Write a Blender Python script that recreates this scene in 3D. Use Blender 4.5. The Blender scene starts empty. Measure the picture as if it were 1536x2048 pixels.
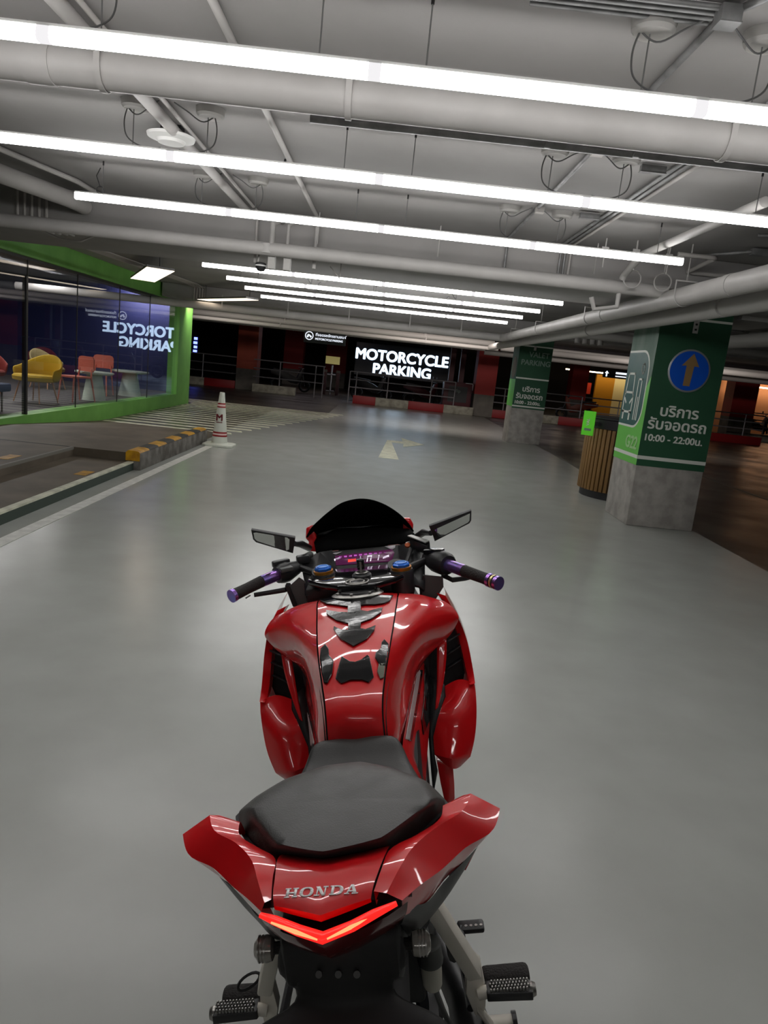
import bpy, bmesh, math, random
from mathutils import Vector, Matrix
random.seed(7)
SC = bpy.context.scene
COL = SC.collection
PI = math.pi
# ------------------------------------------------------------------ camera, world, exposure
F_PX, PITCH, ROLL, YAW, CAM_H = 1450.0, math.radians(11.45), math.radians(6.08), math.radians(-1.0), 1.52
_X0, _U0, _F0 = Vector((1, 0, 0)), Vector((0, math.sin(PITCH), math.cos(PITCH))), Vector((0, math.cos(PITCH), -math.sin(PITCH)))
_rz = Matrix.Rotation(YAW, 3, 'Z')
CX = _rz @ (math.cos(ROLL) * _X0 + math.sin(ROLL) * _U0)
CU = _rz @ (-math.sin(ROLL) * _X0 + math.cos(ROLL) * _U0)
CF = _rz @ _F0
cam_data = bpy.data.cameras.new('camera')
cam_data.sensor_fit = 'HORIZONTAL'; cam_data.sensor_width = 36.0
cam_data.lens = 36.0 * F_PX / 1536.0
cam_data.clip_start = 0.02; cam_data.clip_end = 200
cam = bpy.data.objects.new('camera', cam_data); COL.objects.link(cam)
cam.matrix_world = Matrix(((CX.x, CU.x, -CF.x, 0), (CX.y, CU.y, -CF.y, 0), (CX.z, CU.z, -CF.z, CAM_H), (0, 0, 0, 1)))
SC.camera = cam
world = bpy.data.worlds.new('world'); SC.world = world; world.use_nodes = True
world.node_tree.nodes['Background'].inputs[0].default_value = (0.6, 0.6, 0.65, 1)
world.node_tree.nodes['Background'].inputs[1].default_value = 0.012
SC.view_settings.view_transform = 'Standard'; SC.view_settings.look = 'None'
SC.view_settings.gamma = 1.0; SC.view_settings.use_curve_mapping = False
SC.view_settings.exposure = 1.0
TUBE_POWER = 9.5
# ------------------------------------------------------------------ object helpers
BASE = {}
def tag(o, label=None, cat=None, group=None, kind=None):
    if label: o['label'] = label
    if cat: o['category'] = cat
    if group: o['group'] = group
    if kind: o['kind'] = kind
    return o
def thing(name, label, cat, loc=(0, 0, 0), group=None):
    o = bpy.data.objects.new(name, None); COL.objects.link(o)
    o.empty_display_size = 0.1
    o.location = loc
    BASE[o.name] = Vector(loc)
    return tag(o, label, cat, group)
def base_of(o):
    while o.parent: o = o.parent
    return BASE.get(o.name, Vector((0, 0, 0)))
def spline(P, k, breaks=()):
    # smooth curve through every control point; sharp corners at the break indices
    n = len(P); out = []; idx = [0] + sorted(b for b in breaks if 0 < b < n - 1) + [n - 1]
    for a, b in zip(idx, idx[1:]):
        Q = P[a:b + 1]; m = len(Q)
        d = [max((Q[i + 1] - Q[i]).length, 1e-6) for i in range(m - 1)]
        T = []
        for i in range(m):
            if m == 2: T.append((Q[1] - Q[0]) / d[0])
            elif i == 0: T.append(None)
            elif i == m - 1: T.append(None)
            else: T.append(((Q[i] - Q[i - 1]) / d[i - 1] * d[i] + (Q[i + 1] - Q[i]) / d[i] * d[i - 1]) / (d[i] + d[i - 1]))
        if m > 2:
            T[0] = (Q[1] - Q[0]) / d[0] * 1.5 - T[1] * .5; T[-1] = (Q[-1] - Q[-2]) / d[-1] * 1.5 - T[-2] * .5
        for i in range(m - 1):
            for j in range(k):
                t = j / k; h = d[i]
                out.append(Q[i] * (2 * t ** 3 - 3 * t * t + 1) + T[i] * h * (t ** 3 - 2 * t * t + t) + Q[i + 1] * (3 * t * t - 2 * t ** 3) + T[i + 1] * h * (t ** 3 - t * t))
    return out + [P[-1].copy()]
class MB:
    def __init__(s): s.v = []; s.f = []; s.m = []
    def add(s, vs, fs, mi=0):
        n = len(s.v); s.v += [Vector(p) for p in vs]
        for f in fs: s.f.append([i + n for i in f]); s.m.append(mi)
        return s
    def box(s, x0, x1, y0, y1, z0, z1, mi=0):
        v = [(x, y, z) for z in (z0, z1) for y in (y0, y1) for x in (x0, x1)]
        return s.add(v, [(0, 2, 3, 1), (4, 5, 7, 6), (0, 1, 5, 4), (2, 6, 7, 3), (0, 4, 6, 2), (1, 3, 7, 5)], mi)
    def obox(s, c, ax, ay, az, mi=0):
        c, ax, ay, az = Vector(c), Vector(ax), Vector(ay), Vector(az)
        v = [c + ax * i + ay * j + az * k for k in (-1, 1) for j in (-1, 1) for i in (-1, 1)]
        return s.add(v, [(0, 2, 3, 1), (4, 5, 7, 6), (0, 1, 5, 4), (2, 6, 7, 3), (0, 4, 6, 2), (1, 3, 7, 5)], mi)
    def loft(s, rings, mi=0, closed=True, cap=True, capend=True):
        n = len(rings[0]); b = len(s.v)
        for r in rings: s.v += [Vector(p) for p in r]
        for i in range(len(rings) - 1):
            for j in range(n if closed else n - 1):
                k = (j + 1) % n
                s.f.append([b + i * n + j, b + i * n + k, b + (i + 1) * n + k, b + (i + 1) * n + j]); s.m.append(mi)
        if closed and cap: s.f.append([b + j for j in range(n)][::-1]); s.m.append(mi)
        if closed and cap and capend: s.f.append([b + (len(rings) - 1) * n + j for j in range(n)]); s.m.append(mi)
        return s
    def tube(s, path, r, n=12, mi=0, cap=True, sq=None):
        P = [Vector(p) for p in path]; rr = r if isinstance(r, (list, tuple)) else [r] * len(P)
        t0 = (P[1] - P[0]).normalized()
        up = Vector((0, 0, 1)) if abs(t0.z) < 0.9 else Vector((1, 0, 0))
        nrm = (up - t0 * up.dot(t0)).normalized(); rings = []
        for i, p in enumerate(P):
            if i == 0: t = (P[1] - P[0])
            elif i == len(P) - 1: t = P[-1] - P[-2]
            else: t = (P[i + 1] - P[i]).normalized() + (P[i] - P[i - 1]).normalized()
            t.normalize()
            nrm = nrm - t * nrm.dot(t)
            if nrm.length < 1e-6: nrm = t.orthogonal()
            nrm.normalize(); bn = t.cross(nrm)
            k = 1.0
            if 0 < i < len(P) - 1:
                c = (P[i + 1] - P[i]).normalized().dot(t); k = 1 / max(c, 0.5)
            ring = []
            for j in range(n):
                a = 2 * PI * j / n
                ring.append(p + (nrm * math.cos(a) + bn * math.sin(a) * (sq or 1)) * rr[i])
            rings.append(ring)
        return s.loft(rings, mi, True, cap)
    def prism(s, pts, off, mi=0):
        n = len(pts); P = [Vector(p) for p in pts]; o = Vector(off)
        fs = [list(range(n))[::-1], list(range(n, 2 * n))] + [(i, (i + 1) % n, n + (i + 1) % n, n + i) for i in range(n)]
        return s.add(P + [p + o for p in P], fs, mi)
    def lathe(s, prof, c, n=32, mi=0, ax=None, cap=True):
        c = Vector(c); A = Vector(ax).normalized() if ax else Vector((0, 0, 1))
        u = A.orthogonal().normalized(); w = A.cross(u)
        rings = [[c + A * z + (u * math.cos(2 * PI * j / n) + w * math.sin(2 * PI * j / n)) * max(r, 1e-5) for j in range(n)] for r, z in prof]
        return s.loft(rings, mi, True, cap)
    def sgrid(s, rows, k=5, cc=(), cr=(), mi=0):
        R = [[Vector(p) for p in r] for r in rows]
        R = [spline(r, k, cc) for r in R]
        C = [spline([r[j] for r in R], k, cr) for j in range(len(R[0]))]
        return s.loft([[c[i] for c in C] for i in range(len(C[0]))], mi, closed=False)
    def grid(s, rows, mi=0):
        return s.loft(rows, mi, closed=False)
    def build(s, name, mat, parent=None, smooth=35, bevel=0, sub=0, solid=0, seg=2, local=False):
        me = bpy.data.meshes.new(name)
        off = Vector((0, 0, 0)) if (parent is None or local) else base_of(parent)
        bm = bmesh.new()
        vs = [bm.verts.new(p - off) for p in s.v]
        for f, m in zip(s.f, s.m):
            try: fc = bm.faces.new([vs[i] for i in f]); fc.material_index = m
            except ValueError: pass
        bmesh.ops.remove_doubles(bm, verts=bm.verts, dist=1e-5)
        bmesh.ops.recalc_face_normals(bm, faces=bm.faces)
        if bevel:
            es = [e for e in bm.edges if len(e.link_faces) == 2 and e.calc_face_angle(0) > 0.5]
            bmesh.ops.bevel(bm, geom=es, offset=bevel, segments=seg, affect='EDGES', profile=0.5, clamp_overlap=True)
        bm.to_mesh(me); bm.free()
        for m in (mat if isinstance(mat, (list, tuple)) else [mat]): me.materials.append(m)
        o = bpy.data.objects.new(name, me); COL.objects.link(o)
        if parent: o.parent = parent
        if solid:
            md = o.modifiers.new('solid', 'SOLIDIFY'); md.thickness = solid; md.offset = -1
        if sub:
            md = o.modifiers.new('sub', 'SUBSURF'); md.levels = sub; md.render_levels = sub
        if smooth:
            for p in me.polygons: p.use_smooth = True
            if not sub: me.set_sharp_from_angle(angle=math.radians(smooth))
        return o
def text(name, body, size, mat, origin, right, up, parent=None, bold=0.0, extrude=0.002, align='CENTER', sx=1.0, shear=0.0, local=False, fat=0.0):
    c = bpy.data.curves.new(name, 'FONT'); c.body = body; c.size = size; c.extrude = extrude; c.offset = bold; c.align_x = align; c.shear = shear
    t = bpy.data.objects.new(name, c); COL.objects.link(t)
    me = bpy.data.meshes.new_from_object(t.evaluated_get(bpy.context.evaluated_depsgraph_get()))
    bpy.data.objects.remove(t); bpy.data.curves.remove(c)
    R, U = Vector(right).normalized(), Vector(up).normalized(); N = R.cross(U); O = Vector(origin)
    off = Vector((0, 0, 0)) if (parent is None or local) else base_of(parent)
    for v in me.vertices: v.co = O - off + R * v.co.x * sx + U * v.co.y + N * v.co.z
    if fat:
        bm = bmesh.new(); n0 = len(me.vertices)
        for dx, dy in ((-1, 0), (1, 0), (0, .8), (0, -.8), (-.7, .6), (.7, .6), (.7, -.6), (-.7, -.6)):
            bm.from_mesh(me); bm.verts.ensure_lookup_table()
            _k = (_k + 1) if dx != -1 or dy != 0 else 1
            for v in bm.verts[-n0:]: v.co += R * dx * fat + U * dy * fat + N * .00025 * _k
        bm.to_mesh(me); bm.free()
    me.name = name; me.materials.clear(); me.materials.append(mat)
    for p in me.polygons: p.material_index = 0
    o = bpy.data.objects.new(name, me); COL.objects.link(o)
    if parent: o.parent = parent
    return o
# ------------------------------------------------------------------ materials
def _c(c): return (c[0], c[1], c[2], 1)
def srgb(r, g, b):
    f = lambda u: (u / 255 / 12.92) if u / 255 <= 0.04045 else ((u / 255 + 0.055) / 1.055) ** 2.4
    return (f(r), f(g), f(b))
def mat(name, col, rough=0.5, metal=0.0, col2=None, scale=6.0, bump=0.0, bscale=60, coat=0.0, emit=None, estr=0.0, spec=0.5, detail=6, rough2=None, stretch=None, lo=0.35, hi=0.65):
    m = bpy.data.materials.new(name); m.use_nodes = True; nt = m.node_tree; b = nt.nodes['Principled BSDF']
    b.inputs['Base Color'].default_value = _c(col); b.inputs['Roughness'].default_value = rough
    b.inputs['Metallic'].default_value = metal; b.inputs['Specular IOR Level'].default_value = spec
    b.inputs['Coat Weight'].default_value = coat; b.inputs['Coat Roughness'].default_value = 0.04
    if emit: b.inputs['Emission Color'].default_value = _c(emit); b.inputs['Emission Strength'].default_value = estr
    tc = None
    def coord():
        nonlocal tc
        if tc is None:
            g = nt.nodes.new('ShaderNodeTexCoord'); tc = g.outputs['Object']
            if stretch:
                mp = nt.nodes.new('ShaderNodeMapping'); mp.inputs['Scale'].default_value = stretch
                nt.links.new(tc, mp.inputs[0]); tc = mp.outputs[0]
        return tc
    if col2 or rough2 is not None:
        n = nt.nodes.new('ShaderNodeTexNoise'); n.inputs['Scale'].default_value = scale; n.inputs['Detail'].default_value = detail
        nt.links.new(coord(), n.inputs['Vector'])
        mr = nt.nodes.new('ShaderNodeMapRange'); mr.inputs[1].default_value = lo; mr.inputs[2].default_value = hi
        nt.links.new(n.outputs['Fac'], mr.inputs[0])
        if col2:
            mx = nt.nodes.new('ShaderNodeMix'); mx.data_type = 'RGBA'; mx.inputs[6].default_value = _c(col); mx.inputs[7].default_value = _c(col2)
            nt.links.new(mr.outputs[0], mx.inputs[0]); nt.links.new(mx.outputs[2], b.inputs['Base Color'])
        if rough2 is not None:
            m2 = nt.nodes.new('ShaderNodeMapRange'); m2.inputs[3].default_value = rough; m2.inputs[4].default_value = rough2
            nt.links.new(mr.outputs[0], m2.inputs[0]); nt.links.new(m2.outputs[0], b.inputs['Roughness'])
    if bump:
        n = nt.nodes.new('ShaderNodeTexNoise'); n.inputs['Scale'].default_value = bscale; n.inputs['Detail'].default_value = 4
        nt.links.new(coord(), n.inputs['Vector'])
        bp = nt.nodes.new('ShaderNodeBump'); bp.inputs['Strength'].default_value = bump; bp.inputs['Distance'].default_value = 0.01
        nt.links.new(n.outputs['Fac'], bp.inputs['Height']); nt.links.new(bp.outputs[0], b.inputs['Normal'])
    return m
def emis(name, col, s):
    m = bpy.data.materials.new(name); m.use_nodes = True; nt = m.node_tree; nt.nodes.clear()
    e = nt.nodes.new('ShaderNodeEmission'); e.inputs[0].default_value = _c(col); e.inputs[1].default_value = s
    o = nt.nodes.new('ShaderNodeOutputMaterial'); nt.links.new(e.outputs[0], o.inputs[0]); return m
M = {}
M['ceiling'] = mat('ceiling_paint', (.33, .318, .31), .75, col2=(.28, .27, .262), scale=1.3, bump=.25, bscale=3)
M['beam'] = mat('beam_paint', (.36, .345, .335), .75, col2=(.31, .30, .29), scale=2)
M['pipe'] = mat('white_painted_pipe', (.46, .445, .43), .55, col2=(.40, .385, .37), scale=3)
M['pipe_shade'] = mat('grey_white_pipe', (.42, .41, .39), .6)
M['conduit'] = mat('galvanised_conduit', (.30, .30, .30), .5, .4, col2=(.18, .18, .18), scale=9)
M['cpaint'] = mat('painted_conduit', (.45, .43, .41), .6)
M['cable'] = mat('grey_cable', (.12, .12, .12), .6)
M['wire'] = mat('thin_steel_wire', (.22, .22, .22), .5, .4)
M['dark'] = mat('dark_plastic', (.012, .012, .013), .5)
M['black'] = mat('black_metal', (.02, .02, .022), .45)
M['floor'] = mat('grey_epoxy_floor', srgb(178, 181, 176), .25, col2=srgb(165, 167, 162), scale=2.5, detail=8, lo=.2, hi=.8, spec=.5)
M['floor_unlit'] = mat('unlit_bay_floor', srgb(84, 80, 72), .28, col2=srgb(68, 64, 58), scale=1.0, rough2=.42, spec=.5)  # lack of light in these bays is put into the darker floor colour
M['slab'] = mat('brown_concrete_slab', srgb(112, 102, 88), .6, col2=srgb(92, 83, 70), scale=2.5, detail=10)
M['concrete'] = mat('bare_concrete', srgb(178, 174, 168), .8, col2=srgb(150, 146, 140), scale=7, bump=.3, bscale=20)
M['curb'] = mat('weathered_kerb_concrete', srgb(126, 124, 118), .8, col2=srgb(86, 82, 76), scale=6, bump=.4, bscale=15)
M['white_line'] = mat('white_road_paint', srgb(232, 232, 226), .55, col2=srgb(210, 210, 204), scale=12)
M['grey_line'] = mat('worn_grey_road_paint', srgb(128, 126, 118), .6)
M['cream_line'] = mat('cream_road_paint', srgb(236, 236, 214), .55, col2=srgb(196, 196, 176), scale=8)
M['hatch_floor'] = mat('brown_hatched_floor', srgb(96, 92, 80), .3, col2=srgb(80, 76, 66), scale=1.2, rough2=.4)
M['yellow'] = mat('yellow_kerb_paint', srgb(214, 160, 20), .5, col2=srgb(170, 120, 14), scale=9)
M['kblack'] = mat('black_kerb_paint', srgb(42, 44, 42), .6)
M['green_wall'] = mat('green_wall_paint', srgb(128, 196, 94), .5, col2=srgb(114, 180, 82), scale=2)
M['lime'] = mat('lime_wrap', srgb(110, 200, 82), .45)
M['dgreen'] = mat('dark_green_wrap', srgb(42, 88, 62), .5, col2=srgb(36, 78, 55), scale=1.5)
M['teal'] = mat('teal_wrap', srgb(24, 84, 82), .5, col2=srgb(44, 92, 86), scale=5)
M['wash'] = mat('green_washed_concrete', srgb(118, 136, 124), .7, col2=srgb(84, 112, 98), scale=4, stretch=(1, 1, .35))
M['lettering'] = mat('pale_lettering', srgb(225, 228, 220), .5)
M['dimletter'] = mat('grey_lettering', srgb(128, 148, 136), .5)
M['white'] = mat('white_plastic', (.7, .7, .68), .45)
M['cone'] = mat('white_rubber', srgb(214, 218, 206), .5)
M['red_tape'] = mat('red_tape', srgb(150, 22, 28), .5)
M['pink_tape'] = mat('pale_reflective_tape', srgb(232, 200, 196), .4)
M['wood'] = mat('light_wood_slat', srgb(142, 108, 60), .6, col2=srgb(124, 92, 48), scale=3, stretch=(8, 8, .6))
M['blue_sign'] = mat('blue_sign_sheet', srgb(8, 84, 200), .4)
M['gold'] = mat('tan_arrow_sheet', srgb(160, 128, 84), .4, .2)
M['alu'] = mat('aluminium_rim', (.5, .52, .55), .35, .7)
M['orange_pillar'] = mat('orange_red_pillar_paint', srgb(178, 78, 52), .6, col2=srgb(160, 66, 46), scale=2)
M['red_pillar'] = mat('red_pillar_paint', srgb(168, 44, 40), .6)
M['grey_pillar'] = mat('grey_pillar_paint', srgb(118, 114, 106), .7, col2=srgb(100, 96, 90), scale=3)
M['kerb_red'] = mat('red_kerb_paint', srgb(150, 30, 34), .5)
M['kerb_white'] = mat('off_white_kerb_paint', srgb(178, 176, 160), .6, col2=srgb(140, 138, 124), scale=6)
M['rail'] = mat('grey_railing_paint', srgb(150, 148, 152), .4, .3)
M['wall_dark'] = mat('dark_far_wall', (.035, .03, .032), .8)
M['maroon'] = mat('maroon_panel', srgb(80, 20, 30), .5)
M['navy'] = mat('navy_wall', srgb(26, 34, 86), .6)
M['inner'] = mat('dark_interior_wall', (.05, .045, .05), .7)
M['tube'] = emis('led_tube_glow', (1.0, .985, .97), TUBE_POWER)
M['joint'] = emis('frosted_joint', (1, .98, 1), TUBE_POWER * .048)
M['warm'] = emis('warm_panel_glow', (1.0, .82, .62), 1.1)
M['led'] = emis('led_letter_glow', (.62, .80, 1.0), 1.2)
M['signglow'] = emis('sign_letter_glow', (.85, .9, 1.0), .55)
def glass_mat(name, tint, refl=1.0):
    m = bpy.data.materials.new(name); m.use_nodes = True; nt = m.node_tree; nt.nodes.clear()
    t = nt.nodes.new('ShaderNodeBsdfTransparent'); t.inputs[0].default_value = _c(tint)
    g = nt.nodes.new('ShaderNodeBsdfGlossy'); g.inputs['Roughness'].default_value = 0.0; g.inputs[0].default_value = (.95, .97, 1, 1)
    lw = nt.nodes.new('ShaderNodeLayerWeight'); lw.inputs[0].default_value = .5
    pw = nt.nodes.new('ShaderNodeMath'); pw.operation = 'POWER'; pw.inputs[1].default_value = 4.0; nt.links.new(lw.outputs['Facing'], pw.inputs[0])
    mu = nt.nodes.new('ShaderNodeMath'); mu.operation = 'MULTIPLY_ADD'; mu.inputs[1].default_value = .9 * refl; mu.inputs[2].default_value = .04; mu.use_clamp = True
    nt.links.new(pw.outputs[0], mu.inputs[0])
    mx = nt.nodes.new('ShaderNodeMixShader'); o = nt.nodes.new('ShaderNodeOutputMaterial')
    nt.links.new(mu.outputs[0], mx.inputs[0]); nt.links.new(t.outputs[0], mx.inputs[1]); nt.links.new(g.outputs[0], mx.inputs[2]); nt.links.new(mx.outputs[0], o.inputs[0])
    return m
M['glass'] = glass_mat('shop_window_glass', (.86, .88, .92), .75)
# ------------------------------------------------------------------ the hall
CEIL = 2.76; SOFF = 2.47
def struct(mb, name, m, **k):
    o = mb.build(name, m, **k); o['kind'] = 'structure'; return o
struct(MB().box(-5.05, 3.75, -14, 19.6, -.2, 0), 'floor', M['floor'])
struct(MB().box(-1.5, 3.75, 19.6, 26.9, -.2, 0), 'floor', M['floor'])
struct(MB().box(-5.05, -1.5, 19.6, 26.9, -.2, 0), 'floor', M['floor_unlit'])
struct(MB().box(3.75, 24, 19.6, 26.9, -.2, 0), 'floor', M['floor_unlit'])
struct(MB().box(-5.05, 24, 26.9, 46, -.2, 0), 'floor', M['floor_unlit'])
struct(MB().box(3.75, 24, -14, 19.6, -.2, 0), 'floor', M['floor_unlit'])
struct(MB().box(-24, -5.05, 19.1, 46, -.2, 0), 'floor', M['floor_unlit'])
struct(MB().box(-24, 24, -14, 46, CEIL, CEIL + .25), 'ceiling', M['ceiling'])
struct(MB().box(-24, 24, 45.8, 46, -.1, CEIL), 'wall_back', M['wall_dark'])
struct(MB().box(23.8, 24, -14, 46, -.1, CEIL), 'wall_right', M['wall_dark'])
struct(MB().box(-24, -23.8, -14, 46, -.1, CEIL), 'wall_left', M['wall_dark'])
struct(MB().box(-24, 24, -14.2, -14, -.1, CEIL), 'wall_front', M['ceiling'])
for k, (y0, y1, x0) in enumerate([(-2.4, .55, -5.0), (6.95, 8.93, -5.0), (16.3, 18.3, -5.0), (25.6, 28.6, -23.5)]):
    struct(MB().box(x0, 23.5, y0, y1, SOFF, CEIL), 'trim_%d' % (k + 1), M['beam'] if k < 3 else M['wall_dark'], bevel=.015)

# raised slab and steps in front of the shop
slab = MB()
def slab_z(x, y):
    t = (x + 5.05) / 2.2; ys = 9.8 + (11.6 - 9.8) * t
    return .2 if y <= ys else max(0.004, .2 * (1 - (y - ys) / (13.1 - ys)))
xs = [-5.05 + 2.2 * i / 10 for i in range(11)]; ys_ = [8.47 + (13.1 - 8.47) * i / 30 for i in range(31)]
slab.grid([[(x, y, slab_z(x, y)) for x in xs] for y in ys_])
slab.grid([[(x, 8.47, z) for x in xs] for z in (0, .2)])
slab.grid([[(-2.85, y, z) for z in (0, slab_z(-2.85, y))] for y in ys_])
s0 = slab.build('raised_slab', M['slab'], smooth=20); tag(s0, 'raised brown concrete slab between shop window and striped kerb', 'slab')
t = thing('entrance_step', 'low brown concrete step with pale edge beside white line', 'step', (-3.2, 6, 0))
MB().box(-3.544, -2.88, -1, 8.45, 0, .1).build('step_body', M['slab'], t)
MB().box(-2.88, -2.84, -1, 8.45, 0, .085).build('green_riser', mat('dark_green_edge', srgb(58, 72, 64), .6), t)
MB().box(-2.9, -2.84, -1, 8.45, .085, .104).build('edge_strip', M['cream_line'], t)
MB().box(-3.06, -2.94, 7.30, 7.55, .1, .103).build('yellow_mark', M['yellow'], t)
t = thing('upper_step', 'upper concrete step nearer the shop window with orange mark', 'step', (-4.3, 6, 0))
MB().box(-5.05, -3.55, -1, 8.465, 0, .2).build('step_body', M['slab'], t)
MB().box(-3.58, -3.548, -1, 8.47, .17, .203).build('edge_strip', M['grey_line'], t)
MB().box(-3.80, -3.68, 7.2, 7.5, .2, .203).build('yellow_mark', M['yellow'], t)
MB().box(-5.0, -3.6, 8.44, 8.475, .2, .202).build('joint', M['kblack'], t)
# yellow and black kerb
t = thing('kerb', 'concrete kerb with yellow and black painted top beside the white line', 'kerb', (-2.82, 10, 0))
prof = lambda y: [(-2.76, y, 0), (-2.77, y, .19), (-2.79, y, .215), (-2.83, y, .225), (-2.91, y, .225), (-2.93, y, .2), (-2.93, y, 0)]
MB().loft([prof(8.46), prof(8.62), prof(11.55), prof(11.7)]).build('kerb_body', M['curb'], t, bevel=.006)
n = 9
for i in range(n):
    y0 = 8.45 + i * 3.2 / n; y1 = y0 + 3.2 / n
    m_ = MB()
    pr = lambda y: [(-2.768, y, .205), (-2.785, y, .222), (-2.83, y, .23), (-2.91, y, .23), (-2.935, y, .205)]
    m_.grid([pr(y0), pr(y1)])
    if i == 0: m_.grid([[(-2.768, 8.449, .205), (-2.935, 8.449, .205)], [(-2.768, 8.449, .11), (-2.935, 8.449, .11)]]); m_.add([(-2.768, 8.45, .205), (-2.785, 8.45, .222), (-2.83, 8.45, .23), (-2.91, 8.45, .23), (-2.935, 8.45, .205)], [(0, 1, 2, 3, 4)])
    m_.build('yellow_band' if i % 2 == 0 else 'black_band', M['yellow'] if i % 2 == 0 else M['kblack'], t)
# road paint
def paint(name, label, polys, m, cat='road marking', z=.003):
    b = MB()
    for p in polys: b.prism([(x, y, .0005) for x, y in p], (0, 0, z))
    return tag(b.build(name, m, smooth=0), label, cat)
paint('edge_line', 'long white painted line running past the kerb and steps', [[(-2.66, -2), (-2.55, -2), (-2.55, 11.9), (-2.66, 11.9)]], M['white_line'])
paint('floor_arrow', 'white painted turn arrow on the floor ahead pointing right', [[(.02, 12.0), (.36, 12.0), (.26, 14.62), (.50, 14.62), (.48, 14.0), (.93, 14.78), (.48, 15.75), (.49, 15.0), (.17, 15.0)]], M['cream_line'])
paint('bay_line', 'pale painted parking line running between the two green pillars', [[(3.70, 11.0), (3.77, 11.0), (3.86, 17.45), (3.80, 17.45)]], M['grey_line'])
paint('bay_line', 'pale painted parking line on the dark floor right of the near green pillar', [[(6.46, 6), (6.53, 6), (6.50, 16), (6.43, 16)]], M['grey_line'])
st = []
for i in range(17):
    y = 13.12 + i * .46
    xr = min(-2.66 + i * .10, -1.0)
    st.append([(-5.0 if i < 14 else -7.2, y), (xr, y), (xr - .05, y + .19), (-5.0 if i < 14 else -7.2, y + .19)])
paint('zebra_hatching', 'wide field of pale zebra stripes on the floor behind the cone', st, M['cream_line'])
b = MB().box(-5.04, -2.9, 13.1, 19.6, .0005, .0012); tag(b.build('brown_floor_patch', M['hatch_floor'], smooth=0), 'dark brown floor patch under the zebra stripes', 'floor patch')

# ------------------------------------------------------------------ long LED lights
def wires_for(pts, parent, y, zt):
    for x, rose in pts:
        MB().tube([(x, y, zt + .03), (x, y, CEIL if not rose else 2.72)], .0028, 6).build('suspension_wire', M['wire'], parent)
        if rose:
            MB().lathe([(.062, 0), (.074, .012), (.078, .05)], (x + .01, y, 2.715), 28).build('ceiling_rose', M['pipe_shade'], parent)
            sgn = rose
            p = spline([Vector(q) for q in ([(x - .035 * sgn, y, 2.72), (x - .05 * sgn, y, 2.65), (x - .035 * sgn, y, 2.58), (x + .04 * sgn, y, 2.537), (x + .15 * sgn, y, 2.539)] if y < 9 else [(x, y, 2.72), (x - .06 * sgn, y, 2.62), (x, y, 2.54)])], 6)
            MB().tube(p, .0035, 6).build('power_cable', M['cable'], parent)
            if y < 9: MB().tube(spline([Vector(q) for q in [(x - .03 * sgn, y, 2.72), (x + .02 * sgn, y - .02, 2.685), (x + .10 * sgn, y - .05, 2.72), (x + .16 * sgn, y - .09, 2.745)]], 6), .0035, 6).build('feed_cable', M['cable'], parent)
        else:
            MB().lathe([(.006, 0), (.006, .03)], (x, y, CEIL - .03), 8).build('wire_anchor', M['dark'], parent)
ROW = [(-4.3, 'behind the camera, added to light the foreground'), (1.28, 'overhead just above the motorcycle and out of view'), (2.76, 'crossing the ceiling nearest the camera, largest of all'), (4.24, 'second from the top, with white disc fitting above'), (5.72, 'third from the top, its both ends in view'),  # the row behind the camera is added, out of view, to light the foreground
       (9.50, 'first behind the ceiling beam, longest of the far four'), (10.90, 'second behind the ceiling beam'), (12.27, 'third behind the ceiling beam'), (13.80, 'furthest back and smallest, over the lit sign')]
for y, txt in ROW:
    t = thing('linear_light', 'long white glowing tube light ' + txt, 'light', (-.145, y, 2.5), 'long tube lights under the ceiling')
    L0, L1 = -2.42, 2.13; n = 4; w = (L1 - L0) / n
    for i in range(n):
        x0, x1 = L0 + i * w + (.012 if i else 0), L0 + (i + 1) * w - (.012 if i < n - 1 else 0)
        r = []
        for x in (x0, x1):
            r.append([(x, y + a, 2.5 + c) for a, c in ((-.018, .024), (-.023, .006), (-.023, -.012), (-.014, -.023), (.014, -.023), (.023, -.012), (.023, .006), (.018, .024))])
        MB().loft(r).build('glowing_tube', M['tube'], t)
        if i: MB().loft([[(x, y + a * 1.02, 2.5 + c * 1.02) for a, c in ((-.018, .024), (-.023, .006), (-.023, -.012), (-.014, -.023), (.014, -.023), (.023, -.012), (.023, .006), (.018, .024))] for x in (x0 - .034, x0 + .010)]).build('joint_clip', M['joint'], t)
    MB().box(L0, L1, y - .017, y + .017, 2.5225, 2.534).build('housing', M['white'], t)
    ws = [(-2.22, 0), (-1.49, 1), (-1.09, -1), (-.34, 0), (.03, 0), (.78, 1), (1.17, -1), (1.93, 0)]
    wires_for(ws if y < 9 else [(-2.22, 0), (-1.2, 1), (-.3, 0), (.9, 1), (1.93, 0)], t, y, 2.51)

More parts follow.
